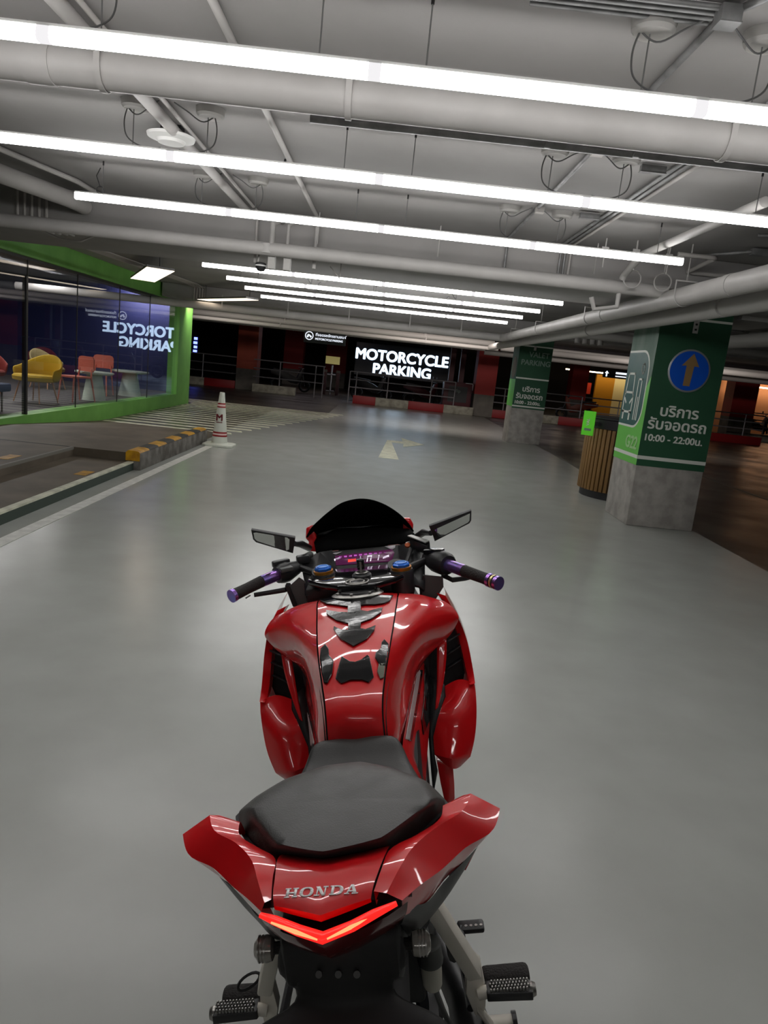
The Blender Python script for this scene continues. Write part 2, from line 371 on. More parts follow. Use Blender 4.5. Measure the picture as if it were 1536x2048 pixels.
# ------------------------------------------------------------------ pipes
def pipe(name, label, path, r, m='pipe', hang=(), coup=(), cat='pipe', n=20, hm='pipe'):
    P = [Vector(p) for p in path]
    # round the corners
    Q = [P[0]]
    for i in range(1, len(P) - 1):
        a, b_, c = P[i - 1], P[i], P[i + 1]; d = min(1.6 * r + .01, (a - b_).length * .45, (c - b_).length * .45)
        p0 = b_ + (a - b_).normalized() * d; p1 = b_ + (c - b_).normalized() * d
        for k in range(6):
            s = k / 5; Q.append(p0 * (1 - s) ** 2 + b_ * 2 * s * (1 - s) + p1 * s * s)
    Q.append(P[-1])
    t = thing(name, label, cat, tuple(P[0]))
    MB().tube(Q, r, n).build('pipe_run' if cat == 'pipe' else 'conduit_run', M[m], t)
    d0 = (P[1] - P[0]).normalized()
    for h in hang:
        h = Vector(h)
        side = Vector((0, 0, 1)).cross(d0).normalized()
        b = MB(); w = max(.008, r * .16)
        pts = [h + side * (r + .004) * math.cos(a) + Vector((0, 0, 1)) * (r + .004) * math.sin(a) for a in [PI * k / 10 - PI for k in range(11)]]
        pts = [h + side * -(r + .004) + Vector((0, 0, r * 1.5))] + pts + [h + side * (r + .004) + Vector((0, 0, r * 1.5))]
        pts = [p + Vector((0, 0, 0)) for p in pts]
        b.loft([[p - d0 * w, p + d0 * w, p + d0 * w + (p - h).normalized() * .004, p - d0 * w + (p - h).normalized() * .004] for p in pts])
        top = h + Vector((0, 0, r * 1.5))
        b.obox(top, side * (r + .008), d0 * w, (0, 0, .006))
        b.tube([top, (top.x, top.y, CEIL if not (6.9 < top.y < 9.04 or 16.2 < top.y < 18.3) else SOFF)], .006, 6)
        b.build('hanger', M[hm], t)
    for c in coup:
        c = Vector(c); MB().tube([c - d0 * r * .7, c + d0 * r * .7], r * 1.05, n).build('coupling', M[m], t)
    return t
pipe('overhead_pipe', 'thick white pipe crossing the ceiling between the first two light rows', [(-8, 3.46, 2.64), (6, 3.46, 2.64)], .083, hang=[(-.28, 3.46, 2.64), (1.38, 3.46, 2.64), (-1.35, 3.46, 2.64)], coup=[(-1.62, 3.46, 2.64)])
pipe('overhead_conduit', 'thin dark grey conduit running behind the thickest crossing pipe', [(-.5, 3.9, 2.668), (6, 3.86, 2.668)], .021, 'conduit', cat='conduit', coup=[(.68, 3.88, 2.668), (1.12, 3.87, 2.668)])
pipe('overhead_pipe', 'white pipe crossing below the ceiling beam, behind the third light row', [(-3.62, 6.75, 2.74), (-3.62, 6.75, 2.41), (2.42, 6.75, 2.41)], .058, hang=[(-.72, 6.75, 2.41), (.35, 6.75, 2.41), (1.75, 6.75, 2.41)], coup=[(-1.16, 6.75, 2.41)])
pipe('overhead_pipe', 'long white pipe running away along the right side over the pillars', [(2.43, -1.5, 2.34), (2.43, 16.02, 2.34), (-8, 16.02, 2.34)], .08, hang=[(2.43, 6.35, 2.34), (2.43, 9.2, 2.34), (2.43, 12.2, 2.34), (2.43, 14.6, 2.34)], coup=[(2.43, 5.5, 2.34), (2.43, 8.6, 2.34)])
for hx in (-3.6, -2.2, -.9, .4, 1.5):
    MB().box(hx - .012, hx + .012, 15.9, 15.91, 2.34, 2.6).build('hanger', M['pipe'], bpy.data.objects['overhead_pipe.002'])
pipe('overhead_pipe', 'shaded grey pipe running beside and beneath the long right-hand pipe', [(2.70, -1.5, 2.27), (2.74, 20, 2.27)], .082, 'pipe_shade', coup=[(2.7, 6.2, 2.27), (2.71, 10.2, 2.27)])
pipe('overhead_pipe', 'white pipe sloping along the upper left corner to the beam', [(-3.62, 3.6, 2.62), (-2.84, 6.62, 2.62), (-2.84, 6.9, 2.62)], .07)
pipe('overhead_pipe', 'slim pipe above the sloping pipe in the upper left corner', [(-3.3, 3.8, 2.73), (-2.70, 6.4, 2.73), (-2.70, 6.94, 2.73)], .02)
pipe('sprinkler_pipe', 'slim white sprinkler pipe along the ceiling left of centre', [(-.78, -5, 2.735), (-.75, 6.9, 2.735), (-.75, 6.9, 2.3)], .017, cat='pipe', hm='cpaint')
MB().tube([(-.79, 5.06, 2.75), (-.80, 5.05, 2.66)], .008, 6).build('cable_tie', M['dark'], bpy.data.objects['sprinkler_pipe'])
pipe('ceiling_pipe', 'white ceiling pipe running past the round ceiling fitting', [(-1.36, -5, 2.71), (-1.36, 6.85, 2.71)], .032, coup=[(-1.36, 4.5, 2.71), (-1.36, 2.2, 2.71)])
pipe('ceiling_conduit', 'thin painted conduit right beside the white ceiling pipe', [(-1.29, -5, 2.735), (-1.29, 6.9, 2.735), (-1.29, 6.92, 2.3)], .012, 'cpaint', cat='conduit')
pipe('ceiling_conduit', 'dark conduit along the ceiling passing the round roses at right', [(.975, 2.6, 2.742), (.975, 6.93, 2.742), (.975, 6.93, 2.44)], .013, 'conduit', cat='conduit')
for k, (x, lab) in enumerate([(1.47, 'left'), (1.51, 'middle'), (1.56, 'right')]):
    pipe('ceiling_conduit', lab + ' conduit of the three running together at the upper right', [(x, 3.3, 2.742), (x, 6.93, 2.742), (x, 6.93, 2.44)], .012, 'conduit' if k < 2 else 'cpaint', cat='conduit')
for k, y in enumerate((2.60, 2.635, 2.67, 2.705)):
    pipe('ceiling_conduit', ['frontmost', 'second', 'third', 'rearmost'][k] + ' of four parallel grey conduits at the top edge of the photo', [(.05 + .1 * k, y, 2.745), (.95, y, 2.745)], .010, 'conduit', cat='conduit')
pipe('ceiling_conduit', 'grey conduit leaving the top right junction box toward the corner', [(1.0, 2.6, 2.742), (1.25, 2.1, 2.742), (1.25, -1, 2.742)], .013, 'conduit', cat='conduit')
def jbox(x, y, sx, sy, sz, label, m='conduit', rot=0, name='junction_box'):
    t = thing(name, label, 'junction box', (x, y, CEIL))
    z1 = CEIL - .012
    MB().box(x - sx, x + sx, y - sy, y + sy, z1 - sz, z1).build('box_body', M[m], t, bevel=.003)
    MB().box(x - sx * 1.04, x + sx * 1.04, y - sy * 1.04, y + sy * 1.04, z1 - sz - .004, z1 - sz).build('cover_plate', M[m], t)
jbox(.975, 2.60, .034, .034, .05, 'grey metal junction box at the top right between two ceiling roses')
jbox(.985, 3.72, .035, .012, .015, 'small clamp plate on the dark conduit below the top right box')
jbox(1.36, 4.33, .07, .02, .035, 'dark junction box left of the three conduits, before the second light row')
jbox(1.36, 5.62, .07, .02, .035, 'dark junction box left of the conduits, before the third light row')
jbox(.99, 4.12, .03, .03, .035, 'pale junction box between two roses behind the second light', 'cpaint')
jbox(.99, 5.6, .03, .03, .035, 'pale junction box between two roses behind the third light', 'cpaint')
pipe('angled_pipe', 'white pipe slanting above the right end of the third light row', [(2.0, 4.3, 2.62), (2.0, 6.3, 2.62), (1.98, 6.6, 2.5), (1.97, 6.62, 2.46)], .03)
for k, (x, y, lab) in enumerate([(1.75, 6.5, 'left'), (2.0, 6.45, 'middle'), (2.3, 6.5, 'right')]):
    t = thing('ceiling_bracket', lab + ' small white steel bracket above the right end of the third light', 'bracket', (x, y, CEIL))
    MB().box(x - .03, x + .03, y - .004, y + .004, 2.60, 2.69).build('plate', M['pipe'], t)
    MB().tube([(x, y, CEIL), (x, y, 2.52)], .006, 6).build('threaded_rod', M['pipe'], t)
t = thing('drain_pipe', 'short bent white pipe hanging under the right end of the crossing pipe', 'pipe', (1.95, 6.75, 2.35))
MB().tube([(2.0, 6.75, 2.36), (2.0, 6.75, 2.24), (1.80, 6.75, 2.20), (1.76, 6.75, 2.30)], .022, 12).build('pipe_run', M['pipe'], t)
for k, x in enumerate((2.05, 2.32)):
    t = thing('pipe_clamp', ['left', 'right'][k] + ' open white ring clamp above the junction of the two long pipes', 'clamp', (x, 6.6, 2.5))
    MB().tube([(x + .075 * math.cos(a), 6.6, 2.47 + .075 * math.sin(a)) for a in [2 * PI * q / 20 for q in range(21)]], .007, 6).tube([(x, 6.6, 2.54), (x, 6.6, CEIL)], .006, 6).build('clamp_ring', M['pipe'], t)
jbox(2.95, 6.2, .10, .03, .05, 'long dark junction box near the upper right corner above the long pipe')
pipe('side_conduit', 'dark conduit bending out of the long box at the upper right', [(2.55, 6.5, 2.70), (2.85, 6.2, 2.72), (4.5, 6.2, 2.72)], .014, 'conduit', cat='conduit')
pipe('side_conduit', 'dark conduit running off right above the near green pillar', [(2.6, 5.6, 2.72), (3.3, 5.2, 2.72), (6, 5.2, 2.72)], .014, 'conduit', cat='conduit')
pipe('side_conduit', 'pale conduit dropping beside the beam at the upper right', [(2.3, 6.3, 2.66), (2.62, 6.3, 2.66), (2.62, 6.88, 2.62), (3.6, 6.88, 2.62)], .018, 'cpaint', cat='conduit')
# round ceiling fitting
t = thing('ceiling_fitting', 'round white disc fitting on the ceiling above the second light row', 'ceiling fitting', (-1.40, 4.62, CEIL))
MB().lathe([(.02, .0), (.075, .004), (.085, .02), (.135, .03), (.14, .045), (.10, .06)], (-1.40, 4.62, 2.655), 36).build('disc', M['white'], t)
MB().box(-1.46, -1.34, 4.60, 4.68, 2.715, CEIL).build('mount', M['dark'], t)
t = thing('hook_ring', 'small dark wire ring hanging from the ceiling at upper left', 'hook', (-2.33, 5.95, CEIL))
MB().tube([(-2.33, 5.95, CEIL), (-2.36, 5.95, 2.70), (-2.33, 5.95, 2.62)], .004, 6).build('hook', M['dark'], t)
MB().tube([(-2.33 + .028 * math.cos(a), 5.95, 2.60 + .028 * math.sin(a)) for a in [2 * PI * k / 16 for k in range(17)]], .004, 6).build('ring', M['dark'], t)
# small services on the beam face
for k, (x, z, lab) in enumerate([(-1.12, 2.40, 'left'), (-.98, 2.42, 'right')]):
    t = thing('pipe_fitting', lab + ' white pipe fitting standing on the crossing pipe left of centre', 'fitting', (x, 6.72, z))
    MB().tube([(x, 6.74, 2.44), (x, 6.74, 2.62), (x + .05, 6.85, 2.68), (x + .05, 6.94, 2.68)], .026 if k == 0 else .014, 12).build('riser', M['pipe'], t)
    MB().box(x - .03, x + .03, 6.78, 6.86, 2.25, 2.36).build('outlet_block', M['pipe_shade'], t)
t = thing('ceiling_camera', 'small dark dome camera hanging under the crossing pipe', 'camera', (-1.22, 6.9, 2.3))
MB().tube([(-1.25, 6.93, 2.44), (-1.25, 6.85, 2.30)], .008, 8).build('arm', M['cpaint'], t)
MB().lathe([(.0, -.05), (.03, -.042), (.045, -.02), (.05, .0), (.052, .02), (.03, .03)], (-1.22, 6.85, 2.27), 24).build('dome', M['black'], t)
MB().lathe([(.054, .0), (.054, .012)], (-1.22, 6.85, 2.265), 24).build('bezel', M['white'], t)
t = thing('hanging_bracket', 'small steel bracket hanging under the crossing pipe near centre', 'bracket', (-.5, 7.1, 2.44))
MB().tube([(-.52, 7.1, 2.44), (-.52, 7.1, 2.28)], .006, 6).tube([(-.62, 7.1, 2.36), (-.52, 7.1, 2.26)], .006, 6).build('bracket_arm', M['cpaint'], t)
# services along the left edge of the ceiling, above the shop fascia
for k in range(5):
    y = 10.2 + k * .12
    pipe('wall_conduit', ['first', 'second', 'third', 'fourth', 'fifth'][k] + ' of five thin painted conduits bending down above the green fascia', [(-4.9, 9.06, 2.70 - k * .012), (-4.7 + k * .09, 10.2 + k * .3, 2.735), (-4.3 + k * .06, 15.6, 2.735), (-4.3 + k * .06, 15.9, 2.72), (-4.3 + k * .06, 16.28, 2.72), (-4.3 + k * .06, 16.28, 2.45)], .011, 'cpaint', cat='conduit', n=8)
for k in range(5):
    x = -3.45 + k * .065
    pipe('riser_conduit', ['first', 'second', 'third', 'fourth', 'fifth'][k] + ' from the left of five short conduits on the beam face at left edge', [(x, 6.93, 2.75), (x, 6.93, 2.44), (x + .05, 7.4, 2.425)], .013, 'cpaint', cat='conduit', n=8)
pipe('loose_cable', 'grey cable sagging under the beam over the green fascia', [(-3.4, 7.1, 2.43), (-3.2, 7.2, 2.36), (-3.0, 7.2, 2.35), (-2.9, 7.3, 2.43)], .009, 'cpaint', cat='cable', n=8)
# right-hand services beyond the pillars
for k, (x, z, r) in enumerate([(4.6, 2.3, .09), (5.4, 2.5, .07), (6.3, 2.25, .06)]):
    pipe('side_bay_pipe', ['thick', 'middle', 'slim'][k] + ' grey pipe running along the ceiling of the right bay', [(x, 2, z), (x, 11.2, z)], r, 'pipe_shade')
for k, (y, z, r) in enumerate([(11.5, 2.55, .05), (13.5, 2.42, .07), (20.6, 2.3, .08), (22.2, 2.45, .06), (24.0, 2.25, .09)]):
    pipe('cross_pipe', ['nearest', 'second', 'third', 'fourth', 'furthest'][k] + ' grey pipe crossing the right bay under the ceiling', [(3.1, y, z), (20, y, z)], r, 'pipe_shade')
for k in range(4):
    t = thing('pipe_stub', ['first', 'second', 'third', 'fourth'][k] + ' of four short white pipe stubs beside the far green pillar', 'pipe', (3.9 + k * .16, 15.5, 2.4))
    MB().tube([(3.9 + k * .16, 15.6, CEIL), (3.9 + k * .16, 15.5, 2.36)], .06, 12).build('stub', M['pipe'], t)
t = thing('duct_box', 'pale square duct above the dark bay at the upper right', 'duct', (4.4, 9, 2.5))
MB().box(3.9, 4.5, 8.4, 11, 2.42, 2.72).build('duct_body', M['pipe_shade'], t, bevel=.01)
MB().box(3.88, 4.52, 9.6, 9.66, 2.40, 2.74).build('flange', M['conduit'], t)
# warm hanging panels
for k, (q, lab) in enumerate([([(-4.48, 12.85), (-3.46, 10.55), (-3.13, 10.75), (-4.15, 13.1)], 'nearer'), ([(-4.4, 17.45), (-2.85, 14.35), (-2.6, 14.55), (-4.15, 17.75)], 'further')]):
    q = [Vector((x, y, 2.5)) for x, y in q] if k == 0 else [Vector((x * .98, y * .98, 2.48)) for x, y in q]
    if k == 1: q = [Vector((-4.15, 16.0, 2.46)), Vector((-2.75, 14.1, 2.46)), Vector((-2.55, 14.3, 2.46)), Vector((-3.95, 16.2, 2.46))]
    t = thing('hanging_panel_light', lab + ' flat warm white panel light hanging by the green fascia', 'light', tuple(q[0]))
    MB().prism(q, (0, 0, -.006)).build('diffuser', M['warm'], t)
    MB().prism([p + Vector((0, 0, .001)) for p in q], (0, 0, .03)).build('frame', M['conduit'], t)
    for a, b_ in ((0, 3), (1, 2)):
        c = (q[a] + q[b_]) / 2 * .9 + (q[0] + q[2]) / 2 * .1
        MB().tube([c + Vector((0, 0, .03)), (c.x, c.y, CEIL)], .006, 6).build('hanging_rod', M['black'], t)

# ------------------------------------------------------------------ shop front on the left
WX = -5.05
t = thing('shop_front', 'bright green painted frame around the big shop window', 'shop front', (WX, 12, 0))
MB().box(WX - .25, WX, 4, 19.1, 0, .28).build('base_wall', M['green_wall'], t)
MB().box(WX - .25, WX, 4, 19.1, 2.46, CEIL).build('fascia', M['green_wall'], t)
MB().box(WX - .25, WX, 17.95, 19.1, .28, 2.46).build('end_post', M['green_wall'], t)
MB().box(WX - .3, WX - .06, 4, 17.97, 2.42, 2.47).build('head_frame', M['black'], t)
for k, (y0, y1) in enumerate([(4, 10.55), (10.57, 12.22), (12.24, 14.12), (14.14, 15.9), (15.92, 17.96)]):
    o = MB().box(WX - .07, WX - .062, y0, y1, .27, 2.44).build('window_%d' % (k + 1), M['glass'], smooth=0); o['kind'] = 'structure'
    MB().box(WX - .072, WX - .058, y1 + .001, y1 + .017, .27, 2.44).build('glazing_joint', M['black'], t) if k < 4 else None
MB().box(WX - .11, WX - .05, 10.50, 10.55, .27, 2.2).build('door_edge', M['black'], t)
o = MB().box(-12, WX - .25, 3, 19.0, -.05, .25).build('floor', M['inner']); o['kind'] = 'structure'
o = MB().box(-12.1, -12, 3, 19.1, 0, CEIL).build('wall_left', M['inner']); o['kind'] = 'structure'
o = MB().box(-12, WX - .26, 19.0, 19.1, 0, CEIL).build('wall_back', M['navy']); o['kind'] = 'structure'
def at(px, py, y):   # where a sight line reaches depth y
    d = CX * (px - 768) / F_PX - CU * (py - 1024) / F_PX + CF
    return Vector((0, 0, CAM_H)) + d * (y / d.y)
pink = mat('coral_pink_plastic', srgb(205, 112, 92), .5); must = mat('mustard_fabric', srgb(196, 160, 12), .8); mint = mat('pale_mint_lacquer', srgb(190, 205, 190), .5)
FZ = .25
def side_chair(x, y, rz, label, m=pink):
    t = thing('side_chair', label, 'chair', (x, y, FZ), 'coral chairs behind the shop window')
    c, s = math.cos(rz), math.sin(rz)
    P = lambda a, b, z: (x + a * c - b * s, y + a * s + b * c, FZ + z)
    MB().loft([[P(a * .21, b * .2 + .0, .44 + k * .03) for a, b in ((-1, -.8), (-.8, -1), (.8, -1), (1, -.8), (1, .8), (.8, 1), (-.8, 1), (-1, .8))] for k in (0, 1)]).build('seat', m, t)
    ring = lambda d: [P(.2 * math.cos(a) * (1 if abs(math.cos(a)) < .7 else 1.05), .22 + d, .70 + .15 * math.sin(a)) for a in [2 * PI * k / 20 for k in range(20)]]
    ring = lambda d: [P(max(-.21, min(.21, .26 * math.cos(a))), .22 + d, .69 + max(-.13, min(.15, .19 * math.sin(a)))) for a in [2 * PI * k / 24 for k in range(24)]]
    MB().loft([ring(0), ring(.025)]).build('backrest', m, t)
    for a in (-1, 1):
        MB().tube([P(a * .17, -.17, .44), P(a * .2, -.22, 0)], [.018, .012], 8).build('leg', m, t)
        MB().tube([P(a * .16, .22, .62), P(a * .18, .2, .44), P(a * .21, .27, 0)], [.014, .018, .012], 8).build('leg', m, t)
side_chair(-5.70, 13.62, -.5, 'coral pink chair between the yellow armchair and the tables')
side_chair(-6.05, 15.7, .1, 'coral pink chair between the two round tables')
def armchair(x, y, rz, label, m, w=.36):
    t = thing('armchair', label, 'armchair', (x, y, FZ))
    c, s = math.cos(rz), math.sin(rz); P = lambda a, b, z: Vector((x + a * c - b * s, y + a * s + b * c, FZ + z))
    rows = []
    for i in range(17):
        a = PI * (i / 16) * 1.16 - .08 * PI
        hgt = .60 + .24 * max(0, math.sin(a)) ** 1.5
        dx, dy = math.cos(a) * w, math.sin(a) * w * .95
        rows.append([P(dx * .86, dy * .86, .38), P(dx * .98, dy * .98, .38), P(dx * 1.08, dy * 1.08, hgt - .03), P(dx * 1.02, dy * 1.02, hgt), P(dx * .93, dy * .93, hgt - .04)])
    MB().loft(rows).build('shell', m, t, sub=1)
    MB().lathe([(w * .7, 0), (w * .9, .02), (w * .92, .08), (w * .85, .11)], P(0, -.02, .36), 28).build('seat_cushion', m, t)
    for a, b in ((-1, -1), (1, -1), (1, 1), (-1, 1)):
        MB().tube([P(a * .18, b * .18, .37), P(a * .25, b * .25, 0)], [.016, .01], 8).build('leg', mat('pale_wood', srgb(190, 140, 100), .5) if 'pw' not in M else M['pw'], t)
        M.setdefault('pw', bpy.data.materials.get('pale_wood'))
armchair(-6.0, 12.72, -.2, 'mustard yellow upholstered armchair behind the shop window', must, .40)
armchair(-7.0, 12.9, .6, 'dark red armchair behind the yellow one', mat('dark_red_fabric', srgb(120, 30, 22), .8))
armchair(-7.3, 16.0, 1.2, 'beige high-backed armchair behind the coral chairs', mat('beige_fabric', srgb(150, 135, 95), .8))
armchair(-8.2, 17.6, .3, 'maroon armchair at the far end of the window', mat('maroon_fabric', srgb(96, 24, 48), .8))
def cafe_table(x, y, r, label):
    t = thing('round_table', label, 'table', (x, y, FZ), 'round tables behind the shop window')
    MB().lathe([(r * .62, 0), (r * .6, .02), (r * .38, .50)], (x, y, FZ), 32).build('base', mint, t)
    MB().lathe([(r * .8, .0), (r, .02), (r, .045), (r * .97, .05)], (x, y, FZ + .50), 36).build('tabletop', mint, t)
cafe_table(-5.62, 14.3, .36, 'pale mint round table with tapering base, nearer one')
cafe_table(-5.62, 16.3, .40, 'pale mint round table with tapering base, further one')
t = thing('blue_bench', 'low blue seat at the left edge behind the shop window', 'bench', (-5.8, 10.6, FZ))
MB().box(-6.3, -5.5, 9.6, 10.9, FZ + .3, FZ + .42).build('seat', mat('blue_fabric', srgb(28, 66, 110), .8), t, bevel=.03)
for a in (-6.2, -5.6):
    for b_ in (9.7, 10.8): MB().tube([(a, b_, FZ), (a, b_, FZ + .3)], .015, 8).build('leg', M['black'], t)

# ------------------------------------------------------------------ traffic cone
cx, cy = -2.50, 11.42
t = thing('traffic_cone', 'white traffic cone with red bands and letter M at the kerb end', 'traffic cone', (cx, cy, 0))
R = lambda z: .125 - (.125 - .038) * (z - .04) / .79
MB().lathe([(.14, .035), (R(.05), .05), (R(.83), .83), (R(.83) - .008, .835)], (cx, cy, 0), 32).build('cone_body', M['cone'], t)
MB().prism([(cx + a * .235, cy + b * .235, .0) for a, b in ((-1, -.7), (-.7, -1), (.7, -1), (1, -.7), (1, .7), (.7, 1), (-.7, 1), (-1, .7))], (0, 0, .035)).build('base_plate', M['cone'], t, bevel=.008)
for z0, z1, nm, mm in ((.15, .175, 'red_band', 'red_tape'), (.175, .20, 'pale_band', 'pink_tape'), (.20, .225, 'red_band', 'red_tape'), (.60, .62, 'red_band', 'red_tape'), (.62, .65, 'pale_band', 'pink_tape'), (.65, .67, 'red_band', 'red_tape')):
    MB().lathe([(R(z0) + .002, z0), (R(z1) + .002, z1)], (cx, cy, 0), 32, cap=False).build(nm, M[mm], t)
mred = mat('dark_red_ink', srgb(110, 20, 34), .5)
text('letter_mark', 'M', .145, mred, (cx - .002, cy - R(.42) - .003, .40), (1, 0, 0), (0, -.11, 1), t, fat=.004, extrude=.004)
text('small_lettering', 'MOTORWAY', .02, mred, (cx - .002, cy - R(.37) - .003, .375), (1, 0, 0), (0, -.11, 1), t, extrude=.004) if False else MB().box(cx - .05, cx + .045, cy - R(.375) - .002, cy - R(.375) + .01, .368, .378).build('small_lettering', mred, t)

# ------------------------------------------------------------------ green pillars
def face_pt(p, y): return at(p[0], p[1], y)
X0, X1, Y0, Y1 = 2.94, 3.715, 8.2, 9.04
t = thing('pillar', 'near concrete pillar wrapped in dark green with a blue arrow sign', 'pillar', ((X0 + X1) / 2, (Y0 + Y1) / 2, 0))
MB().box(X0, X1, Y0, Y1, 0, SOFF).build('pillar_core', M['concrete'], t, bevel=.012)
e = .003
MB().box(X0 - e, X1 + e, Y0 - e, Y0 + .02, .70, SOFF).build('dark_green_wrap', M['dgreen'], t, smooth=0)
MB().box(X0 - e, X1 + .004, Y0 - .006, Y0, .775, .815).box(X0 + .0, X1 + .004, Y0 - .006, Y0, 2.335, 2.36).build('white_stripe', M['lettering'], t, smooth=0)
xl = X0 - e
def left_poly(name, pts, m, th=.002, lay=1):   # pts: (y, z) on the left face
    return MB().prism([(X0 - .0005 - .0015 * lay, y, z) for y, z in pts], (-th, 0, 0)).build(name, m, t, smooth=0)
left_poly('washed_paint', [(Y1, 1.1), (Y0, 1.1), (Y0, 2.44), (Y1, 2.44)], M['wash'], lay=0)
left_poly('lime_wrap', [(Y1, .70), (Y0, .70), (Y0, 1.70), (Y0 + .12, 1.55), (Y0 + .25, 1.35), (Y1, 1.2)], M['lime'], lay=1)
left_poly('white_stripe', [(Y1, .775), (Y0, .775), (Y0, .815), (Y1, .815)], M['lettering'], lay=3)
def rrect(y0, y1, z0, z1, r, n=7):
    pts = []
    for (cy_, cz_, a0) in ((y0 + r, z0 + r, PI), (y1 - r, z0 + r, 1.5 * PI), (y1 - r, z1 - r, 0), (y0 + r, z1 - r, .5 * PI)):
        for k in range(n): a = a0 + .5 * PI * k / (n - 1); pts.append((cy_ + r * math.cos(a), cz_ + r * math.sin(a)))
    return pts
def clipy(p, ym): return [(min(y, ym), z) for y, z in p]
left_poly('badge_border', clipy(rrect(Y0 + .10, Y1 + .5, 1.10, 1.99, .24), Y1), M['lettering'], lay=2)
left_poly('badge_field', clipy(rrect(Y0 + .125, Y1 + .5, 1.125, 1.965, .22), Y1), M['teal'], lay=3)
def stroke(b, pts, w, lay=5, closed=False):
    P = [Vector((X0 - .001 - .0015 * lay, y, z)) for y, z in pts]
    if closed: P.append(P[0])
    for a, c in zip(P, P[1:]):
        d = (c - a).normalized(); nn = Vector((1, 0, 0)).cross(d) * w / 2; a2 = a - d * w * .5; c2 = c + d * w * .5
        b.prism([a2 + nn, c2 + nn, c2 - nn, a2 - nn], (-.002, 0, 0))
b = MB(); yc = Y0 + .62
stroke(b, [(yc + .13, 1.50), (yc + .10, 1.72), (yc - .10, 1.72), (yc - .13, 1.50)], .025)
stroke(b, [(yc + .15, 1.27), (yc + .15, 1.46), (yc + .12, 1.50), (yc - .12, 1.50), (yc - .15, 1.46), (yc - .15, 1.27)], .025, closed=True)
stroke(b, [(yc + .12, 1.42), (yc + .07, 1.38)], .025); stroke(b, [(yc - .12, 1.42), (yc - .07, 1.38)], .025)
stroke(b, [(yc + .11, 1.27), (yc + .11, 1.20)], .045); stroke(b, [(yc - .11, 1.27), (yc - .11, 1.20)], .045)
yq = Y0 + .30
stroke(b, [(yq + .06, 1.20), (yq + .06, 1.66), (yq - .05, 1.66), (yq - .05, 1.20)], .022); stroke(b, [(yq, 1.20), (yq, 1.45)], .018)
stroke(b, [(yq + .045 * math.cos(a) - .03, 1.78 + .055 * math.sin(a)) for a in [2 * PI * k / 12 for k in range(12)]], .02, closed=True)
b.build('car_and_attendant_pictogram', M['lettering'], t, smooth=0)
text('bay_number', 'G22', .20, mat('pale_green_letter', srgb(170, 215, 150), .5), (xl - .004, Y0 + .27, .87), (0, -1, 0), (0, 0, 1), t, bold=.004, extrude=.003, sx=1.15)
c = at(1378, 742, Y0 - .01)
ov = lambda r, dy: [(c.x + r * math.cos(a), Y0 - dy, c.z + r * 1.0 * math.sin(a)) for a in [2 * PI * k / 48 for k in range(48)]]
sg = MB().prism(ov(.235, .004), (0, -.012, 0)).build('round_sign', M['alu'], t, bevel=.003)
MB().prism(ov(.215, .0165), (0, -.002, 0)).build('blue_face', M['blue_sign'], sg, smooth=0)
ar = [(-.045, -.165), (.03, -.165), (.045, .055), (.10, .05), (.02, .19), (-.095, .05), (-.04, .055)]
MB().prism([(c.x + a, Y0 - .019, c.z + z) for a, z in ar], (0, -.002, 0)).build('arrow', M['gold'], sg, smooth=0)
for body, px, py, sz, bo in (('บริการ', 1357, 835, .165, .004), ('รับจอดรถ', 1353, 862, .165, .004), ('10:00 - 22:00น.', 1345, 886, .105, .003)):
    p = at(px, py, Y0 - .006)
    text('lettering', body, sz, M['lettering'], (p.x, Y0 - .004, p.z), (1, 0, 0), (0, 0, 1), t, fat=bo, extrude=.002, sx=1.05)
b = MB().box(3.28, 3.34, Y0 - .05, Y0 - .04, 2.20, 2.33)
b.build('hanger_plate', M['pipe'], t, bevel=.004)
MB().box(3.298, 3.322, Y0 - .052, Y0 - .049, 2.285, 2.305).box(3.298, 3.322, Y0 - .052, Y0 - .049, 2.23, 2.25).build('plate_slot', M['dark'], t)
MB().tube([(3.31, Y0 - .045, 2.33), (3.31, Y0 - .045, 2.44)], .004, 6).build('hanger_wire', M['wire'], t)
# far green pillar
A0, A1, B0, B1 = 3.08, 3.86, 17.5, 18.3
t = thing('pillar', 'far concrete pillar wrapped in dark green reading valet parking', 'pillar', ((A0 + A1) / 2, (B0 + B1) / 2, 0))
MB().box(A0, A1, B0, B1, 0, SOFF).build('pillar_core', M['concrete'], t, bevel=.012)
MB().box(A0 - e, A1 + e, B0 - e, B0 + .02, .83, SOFF).build('dark_green_wrap', M['dgreen'], t, smooth=0)
MB().box(A0 - e, A1 + .004, B0 - .007, B0, .865, .90).box(A0, A1 + .004, B0 - .007, B0, 1.525, 1.56).box(A0, A1 + .004, B0 - .007, B0, 2.28, 2.31).build('white_stripe', M['lettering'], t, smooth=0)
MB().box(A0 - .004, A0, B0, B1, .86, 1.5).build('lime_wrap', M['lime'], t, smooth=0)
MB().box(A0 - .003, A0, B0, B1, 1.5, SOFF).build('washed_paint', M['dgreen'], t, smooth=0)
MB().prism([(A0 - .004, B0 + .4 + .3 * math.cos(a), 1.78 + .26 * math.sin(a)) for a in [2 * PI * k / 24 for k in range(24)]], (-.003, 0, 0)).build('round_badge', M['grey_pillar'], t, smooth=0)
for body, x, z, sz, m_ in (('VALET', 3.56, 2.05, .17, 'dimletter'), ('PARKING', 3.50, 1.86, .17, 'dimletter'), ('บริการ', 3.48, 1.24, .17, 'lettering'), ('รับจอดรถ', 3.46, 1.07, .17, 'lettering'), ('10:00 - 22:00น.', 3.43, .94, .105, 'lettering')):
    text('lettering', body, sz, M[m_], (x, B0 - .004, z), (1, 0, 0), (0, 0, 1), t, fat=.004, extrude=.002, sx=.98)
